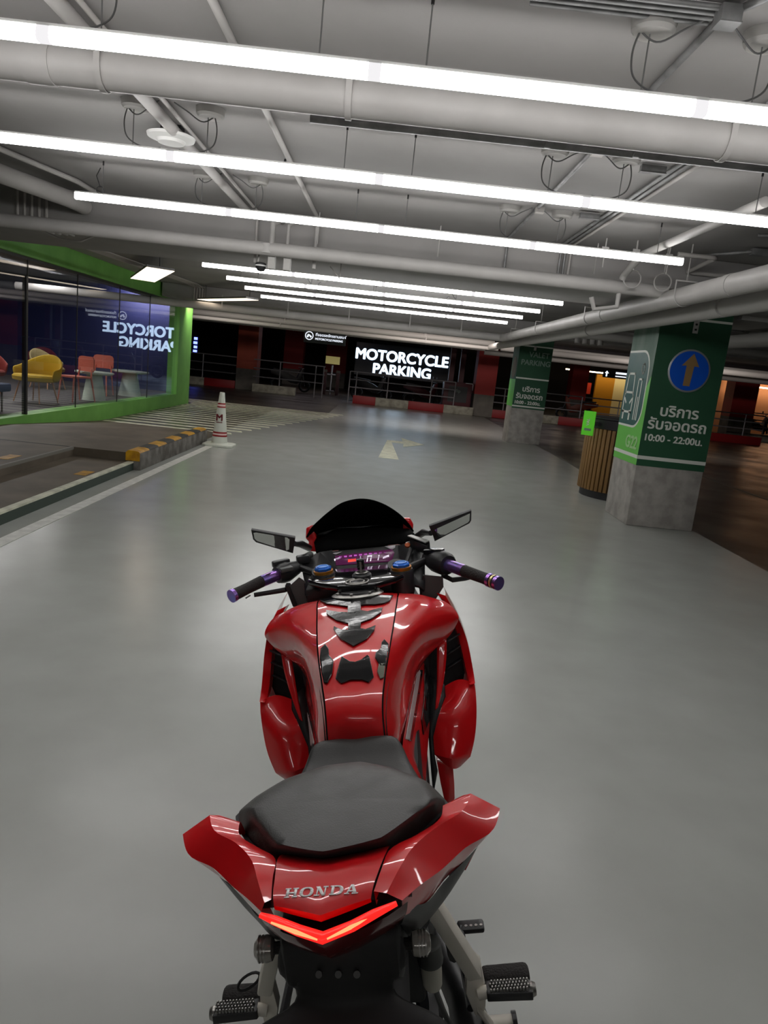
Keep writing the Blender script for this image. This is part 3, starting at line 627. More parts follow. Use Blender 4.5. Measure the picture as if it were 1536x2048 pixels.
MB().box(3.40, 3.46, B0 - .05, B0 - .04, 2.2, 2.3).build('hanger_plate', M['pipe'], t, bevel=.004)

# ------------------------------------------------------------------ wooden counter
cx, cy, cr = 3.50, 10.30, .58
t = thing('valet_counter', 'round wooden slatted counter with black top behind the near pillar', 'counter', (cx, cy, 0))
MB().lathe([(cr * .93, 0), (cr * .93, .10)], (cx, cy, 0), 48).build('plinth', M['black'], t)
MB().lathe([(cr - .03, .10), (cr - .03, .97)], (cx, cy, 0), 48).build('core', mat('dark_gap_wood', srgb(70, 50, 24), .6), t)
ns = 54
for i in range(ns):
    a = 2 * PI * i / ns; ca, sa = math.cos(a), math.sin(a)
    MB().obox((cx + ca * (cr - .012), cy + sa * (cr - .012), .535), (ca * .014, sa * .014, 0), (-sa * .024, ca * .024, 0), (0, 0, .43)).build('wood_slat', M['wood'], t, bevel=.004)
MB().lathe([(cr - .01, .965), (cr + .015, .97), (cr + .015, 1.09), (cr + .0, 1.10)], (cx, cy, 0), 48).build('black_band', mat('black_counter_band', srgb(36, 34, 38), .4), t)
MB().lathe([(cr + .02, 1.10), (cr + .02, 1.12), (cr - .0, 1.125)], (cx, cy, 0), 48).build('countertop', M['black'], t)
p0, p1, p2, p3 = [at(*q) for q in ((1161, 815, 9.98), (1179, 819, 9.98), (1173, 864, 9.98), (1153, 860, 9.98))]
t = thing('green_notice', 'small bright green notice standing upright against the round counter', 'sign', tuple((p2 + p3) / 2))
q = [Vector((2.76, 10.02, 1.19)), Vector((2.90, 9.94, 1.19)), Vector((2.90, 9.94, .86)), Vector((2.76, 10.02, .86))]
MB().prism(q, (.01, .015, 0)).build('notice_board', mat('vivid_green_board', srgb(92, 205, 40), .5, emit=srgb(92, 205, 40), estr=.12), t)
n_ = (q[1] - q[0]).normalized()
text('lettering', 'VAL', .055, M['lettering'], q[0] * .52 + q[1] * .48 + Vector((.012, -.006, -.15)), (0, 0, 1), -n_, t, bold=.002)
MB().obox((q[0] + q[2]) / 2 + Vector((-.001, -.004, -.085)), n_ * .045, n_.cross(Vector((0, 0, 1))) * .002, (0, 0, .016)).build('caption_strip', M['dimletter'], t)
MB().box(2.88, 2.96, 9.96, 10.02, 1.0, 1.06).build('bracket', M['black'], t)

# ------------------------------------------------------------------ far end: kerbs, rails, pillars, signs
YK = 27.0
def far_pillar(x0, x1, y0, y1, label, m, band=.80):
    t = thing('painted_pillar', label, 'pillar', ((x0 + x1) / 2, y0, 0), 'red and grey pillars of the dark parking hall')
    MB().box(x0, x1, y0, y1, 0, band).build('grey_lower', M['grey_pillar'], t)
    MB().box(x0, x1, y0, y1, band, CEIL - .02).build('coloured_upper', M[m], t)
far_pillar(-5.78, -5.0, 28.6, 29.4, 'orange and grey pillar left of the railings near the shop corner', 'orange_pillar')
far_pillar(3.35, 4.1, 27.3, 28.1, 'red and grey pillar right of the lit lettering', 'red_pillar')
far_pillar(14.3, 15.3, 30.2, 31.0, 'red and grey pillar at the far right edge', 'red_pillar', .9)
far_pillar(-5.3, -4.3, 38, 38.8, 'dim red pillar behind the orange pillar', 'red_pillar')
far_pillar(-3.3, -2.2, 40, 40.8, 'dim red pillar behind the ticket stand', 'red_pillar')
far_pillar(-10.8, -9.9, 34, 34.8, 'dim red pillar far left beyond the green post', 'red_pillar')
far_pillar(9.2, 10.0, 36.5, 37.3, 'dim red pillar behind the valet counter', 'red_pillar')
def kerb_run(label, segs, y):
    t = thing('barrier_kerb', label, 'kerb', (segs[0][0], y, 0))
    for x0, x1, c_ in segs:
        MB().box(x0, x1, y, y + .18, 0, .30).build('red_block' if c_ == 'r' else 'white_block', M['kerb_red'] if c_ == 'r' else M['kerb_white'], t, bevel=.01)
kerb_run('red and white kerb under the railing beneath the lit lettering', [(-1.12, -.28, 'r'), (-.28, .94, 'w'), (.94, 2.25, 'r'), (2.25, 3.35, 'w')], YK)
kerb_run('low off-white kerb right of the orange pillar', [(-5.0, -3.35, 'w')], 27.9)
kerb_run('red and white kerb between the green post and orange pillar', [(-8.2, -7.0, 'w'), (-7.0, -5.8, 'r')], 28.6)
kerb_run('red and white kerb between the red pillar and far green pillar', [(4.1, 5.6, 'r'), (5.6, 6.6, 'w'), (6.6, 9.5, 'r'), (9.5, 11, 'w'), (11, 14.3, 'r')], YK + .3)
kerb_run('off-white kerb below the orange lit bay at far right', [(15.3, 18.5, 'w')], 30.3)
def railing(label, x0, x1, y, z0, z1, posts, nr=4, endposts=()):
    t = thing('railing', label, 'railing', (x0, y, 0))
    for k in range(nr):
        z = z1 - k * (z1 - z0) / nr
        MB().tube([(x0, y, z), (x1, y, z)], .022, 8).build('rail', M['rail'], t)
    for p in posts: MB().tube([(p, y, .3 if p not in endposts else 0), (p, y, z1)], .022, 8).build('post', M['rail'], t)
railing('grey pipe railing in front of the lit lettering', -1.3, 2.6, YK + .09, .30, 1.15, [-1.05, -1.3, .12, 1.72, 2.6], 3, (-1.3,))
railing('grey pipe railing from the orange pillar to the ticket stand', -5.0, -2.3, 28.0, .25, 1.2, [-4.0, -2.65, -2.35], 3, (-2.65, -2.35))
railing('grey pipe railing left of the orange pillar', -8.2, -5.8, 28.7, .25, 1.2, [-7.1], 3)
railing('grey pipe railing right of the red pillar', 4.1, 7.4, YK + .4, .3, 1.1, [4.5, 7.4, 5.9], 3)
railing('grey pipe railing at right beyond the far green pillar', 7.5, 14.3, YK + .4, .3, 1.1, [8.8, 10.3, 12.0, 13.6], 3)
railing('pipe railing in front of the orange lit bay at far right', 15.3, 18.5, 30.4, .3, 1.15, [15.9, 18.0], 3)
# LED lettering
YL = 34.0
t = thing('lit_sign', 'black display with glowing letters reading motorcycle parking', 'sign', (.6, YL, 1.2))
a_, b2 = at(718, 686, YL), at(892, 772, YL)
MB().box(a_.x - .1, b2.x + .25, YL + .02, YL + .12, .95, 2.40).build('display_panel', mat('black_display_panel', (.006, .006, .01), .4), t)
p = at(805, 714, YL); text('lit_lettering', 'MOTORCYCLE', .66, M['led'], (p.x - .02, YL, p.z - .26), (1, 0, 0), (0, 0, 1), t, extrude=.01, sx=.98, fat=.028)
p = at(803, 741, YL); text('lit_lettering', 'PARKING', .66, M['led'], (p.x + .02, YL, p.z - .26), (1, 0, 0), (0, 0, 1), t, extrude=.01, sx=.98, fat=.028)
for s_ in (-1.2, 1.2): MB().tube([(.5 + s_, YL + .07, 2.45), (.5 + s_, YL + .07, CEIL)], .015, 6).build('hanging_rod', M['black'], t)
# hanging sign
YS = 22.0
a_, b2 = at(612, 649, YS), at(688, 690, YS)
cx, cz = (a_.x + b2.x) / 2, (a_.z + b2.z) / 2 - .07
t = thing('hanging_sign', 'small black hanging sign with white motorcycle symbol and two text lines', 'sign', (cx, YS, cz))
MB().box(cx - .62, cx + .62, YS, YS + .06, cz - .20, cz + .20).build('sign_board', mat('black_sign_board', (.008, .012, .012), .5), t)
b = MB(); gx = cx - .46
for k in range(24):
    a0, a1 = 2 * PI * k / 24, 2 * PI * (k + 1) / 24
    b.prism([(gx + r * math.cos(a), YS - .003, cz + r * math.sin(a)) for a, r in ((a0, .10), (a1, .10), (a1, .125), (a0, .125))], (0, -.003, 0))
b.build('circle', M['signglow'], t, smooth=0)
b = MB()
for wx in (-.045, .045):
    b.prism([(gx + wx + .03 * math.cos(a), YS - .003, cz - .025 + .03 * math.sin(a)) for a in [2 * PI * k / 12 for k in range(12)]], (0, -.003, 0))
b.prism([(gx - .06, YS - .003, cz + .03), (gx - .02, YS - .003, cz + .045), (gx + .03, YS - .003, cz + .02), (gx + .045, YS - .003, cz - .01), (gx - .04, YS - .003, cz - .01)], (0, -.003, 0))
b.build('motorcycle_symbol', M['signglow'], t, smooth=0)
text('lettering', 'ที่จอดรถจักรยานยนต์', .108, M['signglow'], (cx - .28, YS - .003, cz + .01), (1, 0, 0), (0, 0, 1), t, align='LEFT', bold=.002)
text('lettering', 'MOTORCYCLE PARKING', .082, M['signglow'], (cx - .28, YS - .003, cz - .10), (1, 0, 0), (0, 0, 1), t, align='LEFT', fat=.003, sx=.9)
for s in (-.5, .5): MB().tube([(cx + s, YS + .03, cz + .2), (cx + s, YS + .03, CEIL)], .008, 6).build('hanging_rod', M['black'], t)
# ticket stand
x, y = -2.3, 31.5
t = thing('ticket_stand', 'parking stand with pale yellow notice between the railings', 'stand', (x, y, 0))
MB().tube([(x, y, 0), (x, y, 1.25)], .045, 12).build('post', M['alu'], t)
MB().box(x - .30, x + .30, y - .03, y, 1.30, 1.62).build('notice_plate', mat('pale_yellow_plate', srgb(200, 186, 120), .5, emit=srgb(200, 186, 120), estr=.15), t)
for s in (-.28, .28):
    MB().box(x + s - .07, x + s + .07, y + .02, y + .16, 0, .95).build('bollard_box', M['maroon'], t)
    MB().box(x + s - .09, x + s + .09, y, y + .02, .95, 1.05).build('number_plate', M['grey_pillar'], t)
for z in (.16, .85): MB().tube([(x - .18, y - .03, z), (x + .18, y - .03, z)], .03, 8).build('cross_bar', M['alu'], t)
# kiosk at the right of the lit sign
x, y = 3.0, 28.5; a_ = at(915, 775, 28)
t = thing('drinks_machine', 'dark maroon machine with a faint logo left of the red pillar', 'machine', (2.75, 27.6, 0))
MB().box(2.22, 3.28, 27.5, 28.3, 0, 1.15).build('cabinet', M['maroon'], t, bevel=.02)
MB().box(2.40, 3.10, 27.48, 27.5, .42, 1.0).build('front_panel', M['black'], t)
text('logo', 'flip', .17, M['dimletter'], (2.75, 27.478, .78), (1, 0, 0), (0, 0, 1), t)
MB().box(2.2, 2.5, 27.47, 27.49, 1.13, 1.16).box(2.2, 2.23, 27.47, 27.49, .9, 1.16).box(3.0, 3.3, 27.47, 27.49, 1.13, 1.16).box(3.27, 3.3, 27.47, 27.49, .9, 1.16).build('corner_trim', M['rail'], t)
for k, x in enumerate((2.55, 2.95)):
    t = thing('red_post', ['left', 'right'][k] + ' tall dark maroon post behind the machine', 'post', (x, 28.9, 0))
    MB().box(x - .10, x + .10, 28.8, 29.0, 0, CEIL).build('post_body', M['maroon'], t)
# parked scooters in the dark
def scooter(x, y, rz, label, m):
    t = thing('parked_scooter', label, 'motorcycle', (x, y, 0), 'motorcycles parked in the dark hall')
    c, s = math.cos(rz), math.sin(rz); P = lambda a, z, b=0: (x + a * c - b * s, y + a * s + b * c, z)
    for a in (-.6, .6):
        MB().tube([P(a + .2 * math.cos(q), .28 + .2 * math.sin(q)) for q in [2 * PI * k / 16 for k in range(17)]], .055, 8).build('wheel', M['dark'], t)
    MB().loft([[P(a, z + h * zz, b) for b, zz in ((-w, 0), (-w, 1), (w, 1), (w, 0))] for a, z, h, w in ((-.85, .70, .12, .06), (-.4, .55, .28, .13), (.0, .38, .34, .14), (.25, .35, .25, .12), (.4, .45, .5, .12), (.52, .85, .16, .1))]).build('body', m, t, bevel=.02)
    MB().loft([[P(a, z, b) for b in (-w, w)] + [P(a, z + .07, b) for b in (w, -w)] for a, z, w in ((-.75, .84, .1), (-.1, .78, .12))]).build('seat', M['dark'], t)
    MB().tube([P(.6, .28), P(.42, 1.0)], .035, 8).build('fork', M['black'], t)
    MB().tube([P(.36, 1.02, -.33), P(.42, 1.0, 0), P(.36, 1.02, .33)], .018, 8).build('handlebar', M['black'], t)
    for b_ in (-.2, .2):
        MB().tube([P(.42, 1.02, b_), P(.40, 1.17, b_ * 1.4)], .006, 6).lathe([(.05, 0), (.05, .012)], P(.40, 1.19, b_ * 1.4), 16, ax=(c, s, 0)).build('mirror', M['black'], t)
scooter(-3.9, 30.5, .3, 'dark scooter behind the railing right of the orange pillar', M['dark'])
scooter(-.5, 29.5, -.2, 'dark scooter behind the railing under the lit lettering', M['black'])
scooter(1.6, 29.6, .2, 'dark scooter right of centre behind the lit lettering railing', M['maroon'])
scooter(8.2, 31, 2.9, 'motorcycle with orange parts seen beside the far green pillar', mat('orange_fairing', srgb(150, 60, 26), .4))
scooter(16.5, 32.2, .15, 'dark scooter silhouetted against the orange wall at far right', M['dark'])
scooter(12.9, 34.5, .1, 'dark scooter in front of the bright cream room', M['dark'])
# lit rooms at the back right
o = MB().box(15.6, 23.6, 35.0, 35.2, 0, 2.7).build('wall_back', mat('peach_lit_wall', srgb(220, 170, 130), .8), None); o['kind'] = 'structure'
t = thing('wall_strip_light', 'warm strip light over the orange wall at far right', 'light', (18, 34.6, 2.3))
MB().box(16.0, 21, 34.5, 34.56, 2.26, 2.32).build('glowing_strip', emis('warm_strip', (1, .62, .36), 7), t)
t = thing('lit_room', 'cream and yellow lit room seen beyond the valet counter', 'room', (13, 40, 0))
MB().box(12.4, 14.6, 40, 40.2, 0, 2.2).build('cream_wall', mat('cream_wall', srgb(230, 214, 160), .8), t)
MB().box(11.4, 12.4, 40, 40.2, 0, 2.2).build('yellow_wall', mat('yellow_wall', srgb(190, 130, 10), .7), t)
MB().box(10.0, 11.2, 40.1, 40.2, 1.1, 1.7).build('red_poster', mat('red_poster', srgb(200, 50, 20), .7), t)
MB().box(9.5, 14.6, 39.3, 39.36, 2.25, 2.31).build('glowing_strip', emis('warm_strip_far', (1, .8, .5), 7), t)
YB = 33; a_ = at(1258, 750, YB)
t = thing('direction_sign', 'small blue-lit sign with white arrow above the cream room', 'sign', tuple(at(1240, 750, YB)))
p = at(1240, 750, YB)
MB().box(p.x - .75, p.x + 1.0, YB, YB + .06, p.z - .17, p.z + .17).build('sign_board', M['dark'], t)
MB().prism([(p.x - .6 + a, YB - .002, p.z + z) for a, z in ((-.03, -.12), (.03, -.12), (.03, .02), (.09, .02), (0, .13), (-.09, .02), (-.03, .02))], (0, -.003, 0)).build('arrow', M['led'], t, smooth=0)
for s_ in (-.6, .8): MB().tube([(p.x + s_, YB + .03, p.z + .17), (p.x + s_, YB + .03, CEIL)], .012, 6).build('hanging_rod', M['black'], t)
for z0_, z1_, w_ in ((.02, .11, .95), (-.10, -.05, .85)): MB().box(p.x - .2, p.x - .2 + w_, YB - .006, YB, p.z + z0_, p.z + z1_).build('lettering_line', M['signglow'], t)
t = thing('neon_sign', 'small blue glowing neon sign far left behind the railing', 'sign', tuple(at(390, 690, 36)))
p = at(390, 690, 36)
MB().tube([(p.x, 36.05, p.z + .4), (p.x, 36.05, CEIL)], .01, 6).box(p.x - .12, p.x + .14, 36.03, 36.06, p.z - .4, p.z + .42).build('backboard', M['black'], t)
for k in range(4): MB().box(p.x - .08 + .02 * (k % 2), p.x + .10, 36, 36.03, p.z - .35 + k * .2, p.z - .23 + k * .2).build('neon_stroke', emis('blue_neon', (.12, .16, 1), 2.5) if k == 0 else bpy.data.materials['blue_neon'], t)
# services hanging over the dark hall
for k, (y, z, r) in enumerate([(20.4, 2.25, .05), (21.3, 2.42, .08), (23.2, 2.3, .05), (24.8, 2.45, .07)]):
    pipe('hall_pipe', ['nearest', 'second', 'third', 'furthest'][k] + ' dim pipe crossing over the dark hall behind the long pipe', [(-12, y, z), (3.0, y, z)], r, 'pipe_shade', hang=[(-6, y, z), (-3, y, z), (1, y, z)])
# added fill lights without fixtures, for the shop interior and the dark hall
def area(x, y, z, sx, sy, p, col=(1, .95, .9)):
    l = bpy.data.lights.new('fill_lamp', 'AREA'); l.shape = 'RECTANGLE'; l.size = sx; l.size_y = sy; l.energy = p; l.color = col
    o = bpy.data.objects.new('fill_lamp', l); COL.objects.link(o); o.location = (x, y, z)
    return o
area(-7.3, 13.5, 2.7, .3, 6, 75, (1, .93, .84))  # added so that the furniture behind the glass shows
for x_, e_ in ((-5.5, 44), (1.5, 34), (8, 32)):
    o = area(x_, 18.55, 2.62, 2.4, .12, e_, (1, .88, .82)); o.rotation_euler = (math.radians(62), 0, 0)  # fill tucked behind the beam to brighten the far pillars
area(-3, 32.5, 2.7, 4, .2, 9, (.95, .8, .85)); area(6, 32.5, 2.7, 4, .2, 9, (.95, .8, .85))
# ------------------------------------------------------------------ the motorcycle
M['red'] = mat('glossy_red_paint', (.74, .008, .012), .28, coat=1.0, spec=.5, rough2=.36, scale=40)
M['red_dark'] = mat('deep_red_lens', (.10, .003, .004), .2, coat=.6)
M['seat'] = mat('black_seat_vinyl', (.034, .033, .032), .42, col2=(.042, .041, .039), scale=30, bump=.12, bscale=400, rough2=.54)
M['gloss'] = mat('gloss_black_plastic', (.008, .008, .009), .12, coat=.6)
M['satin'] = mat('satin_black_plastic', (.020, .020, .021), .38)
M['matte'] = mat('matte_black_plastic', (.011, .0105, .011), .6)
M['greyp'] = mat('grey_inner_panel', (.085, .088, .084), .5)
M['rubber'] = mat('rubber', (.018, .015, .014), .75, bump=.4, bscale=250)
M['tyre'] = mat('tyre_rubber', (.014, .014, .014), .8)
M['bracket'] = mat('champagne_aluminium', (.72, .68, .60), .5, .1, rough2=.6, scale=30)
M['steel'] = mat('worn_steel', (.36, .35, .33), .35, .9)
M['anod'] = mat('purple_blue_anodised', (.26, .28, .80), .25, .85, col2=(.42, .18, .55), scale=22)
M['blueano'] = mat('blue_anodised_cap', (.01, .14, .62), .25, .5, coat=.5)
M['goldring'] = mat('gold_ring', (.55, .22, .03), .35, .8)
M['mirror'] = mat('mirror_glass', (.8, .82, .8), .03, 1.0)
M['screen'] = mat('smoked_screen', (.002, .002, .002), .7, spec=.05)
M['pad'] = mat('black_gel_pad', (.004, .004, .005), .12, coat=0, spec=.5, bump=.05, bscale=40)
M['stripe'] = mat('silver_stripe', (.62, .62, .62), .35, .3)
M['bottle'] = mat('translucent_bottle', (.52, .50, .42), .4)
M['lens'] = mat('clear_indicator_lens', (.30, .28, .25), .15, .3, coat=.8)
M['orange'] = mat('orange_dot', (.5, .09, .01), .5)
LEAN = math.radians(11.3)
bike = thing('motorcycle', 'glossy red sport motorcycle with black seats in the foreground', 'motorcycle', (.172, .90, 0))
bike.rotation_euler = (0, -LEAN, 0)
BM = Matrix(((math.cos(LEAN), 0, -math.sin(LEAN)), (0, 1, 0), (math.sin(LEAN), 0, math.cos(LEAN))))
BO = Vector((.172, .90, 0)); BMT = BM.transposed(); EYE = BMT @ (Vector((0, 0, CAM_H)) - BO)
def brdir(px, py): return BMT @ (CX * (px - 768) / F_PX - CU * (py - 1024) / F_PX + CF)
def B(px, py, c=None, b=None, a=None):
    d = brdir(px, py)
    t = (a - EYE.x) / d.x if a is not None else (b - EYE.y) / d.y if b is not None else (c - EYE.z) / d.z
    return EYE + d * t
def bb(mb, name, m, parent=None, **k): return mb.build(name, m, parent or bike, local=True, **k)
from mathutils.bvhtree import BVHTree
from mathutils.geometry import tessellate_polygon
def bvh(*objs):
    vs, fs = [], []; dg = bpy.context.evaluated_depsgraph_get(); dg.update()
    for o in objs:
        me = o.evaluated_get(dg).to_mesh(); n = len(vs)
        vs += [v.co.copy() for v in me.vertices]; fs += [[i + n for i in p.vertices] for p in me.polygons]
    return BVHTree.FromPolygons(vs, fs)
def project_mesh(name, bm, tree, m, parent, lift=.0015, thick=.0012):
    bad = []
    for v in bm.verts:
        d = brdir(v.co.x, v.co.y).normalized(); loc, nor, i, dist = tree.ray_cast(EYE, d)
        if loc is None: bad.append(v); continue
        if nor.dot(d) > 0: nor = -nor
        v.co = loc + nor * lift
    if bad: bmesh.ops.delete(bm, geom=bad, context='VERTS')
    me = bpy.data.meshes.new(name); bm.to_mesh(me); bm.free(); me.materials.append(m)
    o = bpy.data.objects.new(name, me); COL.objects.link(o); o.parent = parent
    md = o.modifiers.new('solid', 'SOLIDIFY'); md.thickness = thick; md.offset = 0
    for p in me.polygons: p.use_smooth = True
    return o
def fine_polys(polys, step):
    bm = bmesh.new(); cache = {}
    def vert(x, y):
        key = (round(x, 2), round(y, 2))
        if key not in cache: cache[key] = bm.verts.new((x, y, 0))
        return cache[key]
    for poly in polys:
        cache.clear(); V = [Vector((x, y, 0)) for x, y in poly]
        tris = [[V[i] for i in t_] for t_ in tessellate_polygon([V])]
        while max((a - b_).length for t_ in tris for a, b_ in ((t_[0], t_[1]), (t_[1], t_[2]), (t_[2], t_[0]))) > step:
            nt_ = []
            for a, b_, c_ in tris:
                d, e_, g_ = (a + b_) / 2, (b_ + c_) / 2, (c_ + a) / 2
                nt_ += [(a, d, g_), (d, b_, e_), (g_, e_, c_), (d, e_, g_)]
            tris = nt_
        for t_ in tris:
            q_ = [vert(v.x, v.y) for v in t_]
            if len(set(q_)) == 3:
                try: bm.faces.new(q_)
                except ValueError: pass
    bmesh.ops.recalc_face_normals(bm, faces=bm.faces)
    return bm
def decal(name, polys, tree, m, parent, step=4, **k):
    bm = fine_polys(polys, step)
    return project_mesh(name, bm, tree, m, parent, **k)
def line_decal(name, pts, w, tree, m, parent, **k):
    polys = []
    for (x0, y0), (x1, y1) in zip(pts, pts[1:]):
        L = math.hypot(x1 - x0, y1 - y0); nx, ny = -(y1 - y0) / L * w / 2, (x1 - x0) / L * w / 2
        polys.append([(x0 + nx, y0 + ny), (x1 + nx, y1 + ny), (x1 - nx, y1 - ny), (x0 - nx, y0 - ny)])
    return decal(name, polys, tree, m, parent, **k)
def mir(p): return Vector((-p[0], p[1], p[2]))
def sides(fn):
    for s in (-1, 1): fn(s, lambda p, s=s: Vector((p[0] * s, p[1], p[2])))

# ---- tank
T = [  # centre, seam, shoulder, edge, under, waist
    [(0, 1.0, .915), (.10, .99, .912), (.15, .985, .895), (.19, .965, .868), (.18, .975, .84), (.13, .98, .82)],
    [(0, .925, .943), (.105, .915, .937), (.165, .920, .926), (.218, .932, .902), (.200, .950, .860), (.13, .960, .82)],
    [(0, .885, .950), (.104, .880, .942), (.176, .905, .922), (.243, .930, .884), (.225, .940, .835), (.13, .940, .78)],
    [(0, .80, .949), (.098, .80, .938), (.180, .865, .914), (.258, .918, .855), (.236, .925, .815), (.13, .92, .76)],
    [(0, .70, .942), (.091, .715, .930), (.162, .80, .900), (.236, .905, .826), (.206, .905, .795), (.12, .89, .74)],
    [(0, .60, .925), (.080, .605, .917), (.132, .715, .884), (.186, .868, .802), (.165, .865, .775), (.11, .85, .72)],
    [(0, .51, .895), (.067, .515, .889), (.107, .625, .860), (.145, .790, .790), (.130, .785, .755), (.10, .77, .70)],
    [(0, .455, .866), (.060, .47, .862), (.090, .55, .833), (.122, .69, .780), (.112, .685, .745), (.09, .68, .70)],
    [(0, .438, .845), (.058, .45, .842), (.083, .51, .815), (.104, .59, .768), (.097, .585, .735), (.08, .58, .70)],
    [(0, .430, .80), (.058, .436, .80), (.078, .465, .785), (.088, .50, .760), (.083, .50, .735), (.07, .50, .70)],
    [(0, .428, .75), (.058, .434, .75), (.074, .455, .745), (.082, .485, .735), (.078, .49, .72), (.06, .49, .70)]]
rows = [[mir(r[1]), mir((r[1][0] * .55, (r[0][1] + r[1][1]) / 2, (r[0][2] * .4 + r[1][2] * .6) + .003)), Vector(r[0]), Vector((r[1][0] * .55, (r[0][1] + r[1][1]) / 2, (r[0][2] * .4 + r[1][2] * .6) + .003)), Vector(r[1])] for r in T]
for r in rows: r[0] = r[0] + Vector((.002, 0, 0)); r[-1] = r[-1] - Vector((.002, 0, 0))
tank = bb(MB().sgrid(rows, 5), 'tank_top', M['red'], smooth=60)
tparts = [tank]
def side_tank(s, f):
    rr = [[f((p[0] + (.0015 if i == 0 else 0), p[1], p[2])) for i, p in enumerate(r[1:])] for r in T]
    tparts.append(bb(MB().sgrid(rr, 5, cc=(2,)), 'tank_shoulder', M['red'], smooth=50))
sides(side_tank)
und = [[Vector((a * sg, b, c - .012)) for sg, (a, b, c) in [(-1, [r[1][0] + .006, r[1][1], r[1][2] - .004]), (-1, r[1]), (1, [0, r[0][1] + .0, r[0][2]]), (1, r[1]), (1, [r[1][0] + .006, r[1][1], r[1][2] - .004])]] for r in T]
bb(MB().sgrid(und, 5), 'tank_shell', M['matte'])
tt = bvh(*tparts)
P_top = [(639, 1202), (664, 1197), (725, 1193), (786, 1194), (780, 1204), (769, 1209), (748, 1212), (731, 1212), (722, 1213), (722, 1224), (735, 1226), (765, 1218), (762, 1228), (742, 1241), (722, 1248), (721, 1260), (731, 1262), (751, 1254), (748, 1264), (733, 1281), (707, 1295), (681, 1280), (668, 1262), (669, 1256), (684, 1263), (697, 1263), (697, 1250), (672, 1243), (654, 1231), (653, 1223), (676, 1227), (696, 1228), (696, 1216), (676, 1213), (652, 1210)]
decal('spine_pad', [P_top], tt, M['pad'], tank, lift=.0036, thick=.003)
decal('centre_pad', [[(684, 1316), (700, 1326), (711, 1327), (722, 1323), (735, 1313), (739, 1317), (747, 1357), (737, 1367), (724, 1362), (702, 1362), (683, 1369), (672, 1360), (678, 1335)]], tt, M['pad'], tank, lift=.0036, thick=.003)
decal('side_pad', [[(643, 1300), (652, 1291), (658, 1300), (659, 1313), (668, 1325), (665, 1350), (656, 1368), (649, 1368), (644, 1345), (641, 1320)]], tt, M['pad'], tank, lift=.0036, thick=.003)
decal('side_pad', [[(768, 1282), (777, 1292), (775, 1325), (773, 1335), (760, 1334), (750, 1318), (751, 1309), (761, 1300), (763, 1288)]], tt, M['pad'], tank, lift=.0036, thick=.003)
decal('pad_sheen', [[(757, 1331), (775, 1328), (772, 1356), (760, 1360), (754, 1345)]], tt, mat('grey_pad_sheen', (.16, .17, .13), .3), tank, lift=.0036, thick=.003)  # sheen of the side pad, painted as a grey patch
# filler cap
cc = Vector((0, .905, .948))
cap = bb(MB().lathe([(.066, -.004), (.068, .002), (.060, .006), (.050, .004), (.040, .006), (.0, .008)], cc, 40, ax=(0, .16, 1)), 'filler_cap', M['steel'])
bb(MB().lathe([(.046, .004), (.044, .009), (0, .010)], cc, 40, ax=(0, .16, 1)), 'cap_centre', M['satin'], cap)
for k in range(7):
    a = 2 * PI * k / 7
    bb(MB().lathe([(.004, .002), (.004, .007)], cc + Vector((.055 * math.cos(a), .055 * math.sin(a), .004 - .16 * .055 * math.sin(a))), 8), 'cap_bolt', M['steel'], cap)

# ---- rider seat and pillion seat
rs = []
for b_, w, c_ in ((.435, .080, .800), (.42, .090, .806), (.38, .108, .786), (.33, .128, .775), (.27, .142, .785), (.20, .148, .80)):
    rs.append([Vector((-w * 1.04, b_, .68)), Vector((-w, b_, c_ - .03)), Vector((-w * .9, b_, c_ - .006)), Vector((-w * .5, b_, c_)), Vector((0, b_, c_ - .003)), Vector((w * .5, b_, c_)), Vector((w * .9, b_, c_ - .006)), Vector((w, b_, c_ - .03)), Vector((w * 1.04, b_, .68))])
rs.insert(0, [Vector((p.x * .97, .445, min(p.z, .77))) for p in rs[0]])
bb(MB().sgrid(rs, 4, cr=(1,)), 'rider_seat', M['seat'], smooth=60)
PR = [(645, 1738, 0.844), (541, 1721, 0.846), (486, 1656, 0.850), (477, 1627, 0.854), (512, 1596, 0.870), (570, 1561, 0.874), (650, 1534, 0.876), (721, 1526, 0.877), (785, 1538, 0.875), (853, 1565, 0.870), (890, 1603, 0.854), (878, 1622, 0.852), (777, 1710, 0.846)]
PT = [(645, 1706, .902), (556, 1690, .901), (512, 1634, .899), (506, 1617, .898), (530, 1598, .899), (578, 1572, .901), (652, 1545, .902), (718, 1538, .903), (780, 1548, .902), (838, 1571, .899), (860, 1598, .897), (852, 1614, .898), (765, 1677, .901)]
def rs_ring(P, k=6, dz=0, sc=1.0):
    V = [B(x, y, c=c_) for x, y, c_ in P]
    # sharp at rear tip and rear corners, soft elsewhere
    m = len(V); out = []
    for i in range(m):
        a, b_, c_, d_ = V[i - 1], V[i], V[(i + 1) % m], V[(i + 2) % m]
        for j in range(k):
            t = j / k
            p = b_ * (2 * t ** 3 - 3 * t * t + 1) + (c_ - a) * .5 * .36 * (t ** 3 - 2 * t * t + t) + c_ * (3 * t * t - 2 * t ** 3) + (d_ - b_) * .5 * .36 * (t ** 3 - t * t)
            out.append(p)
    ctr = sum(out, Vector()) / len(out)
    return [ctr.xy.to_3d() * (1 - sc) + Vector((p.x * sc, p.y * sc, p.z + dz)) for p in out]
def mixr(A, C, t, dz=0): return [p * (1 - t) + q * t + Vector((0, 0, dz)) for p, q in zip(A, C)]
R0, R1 = rs_ring(PR), rs_ring(PT)
ctr = sum(R1, Vector()) / len(R1) + Vector((0, 0, .006))
Cn = [ctr] * len(R1)
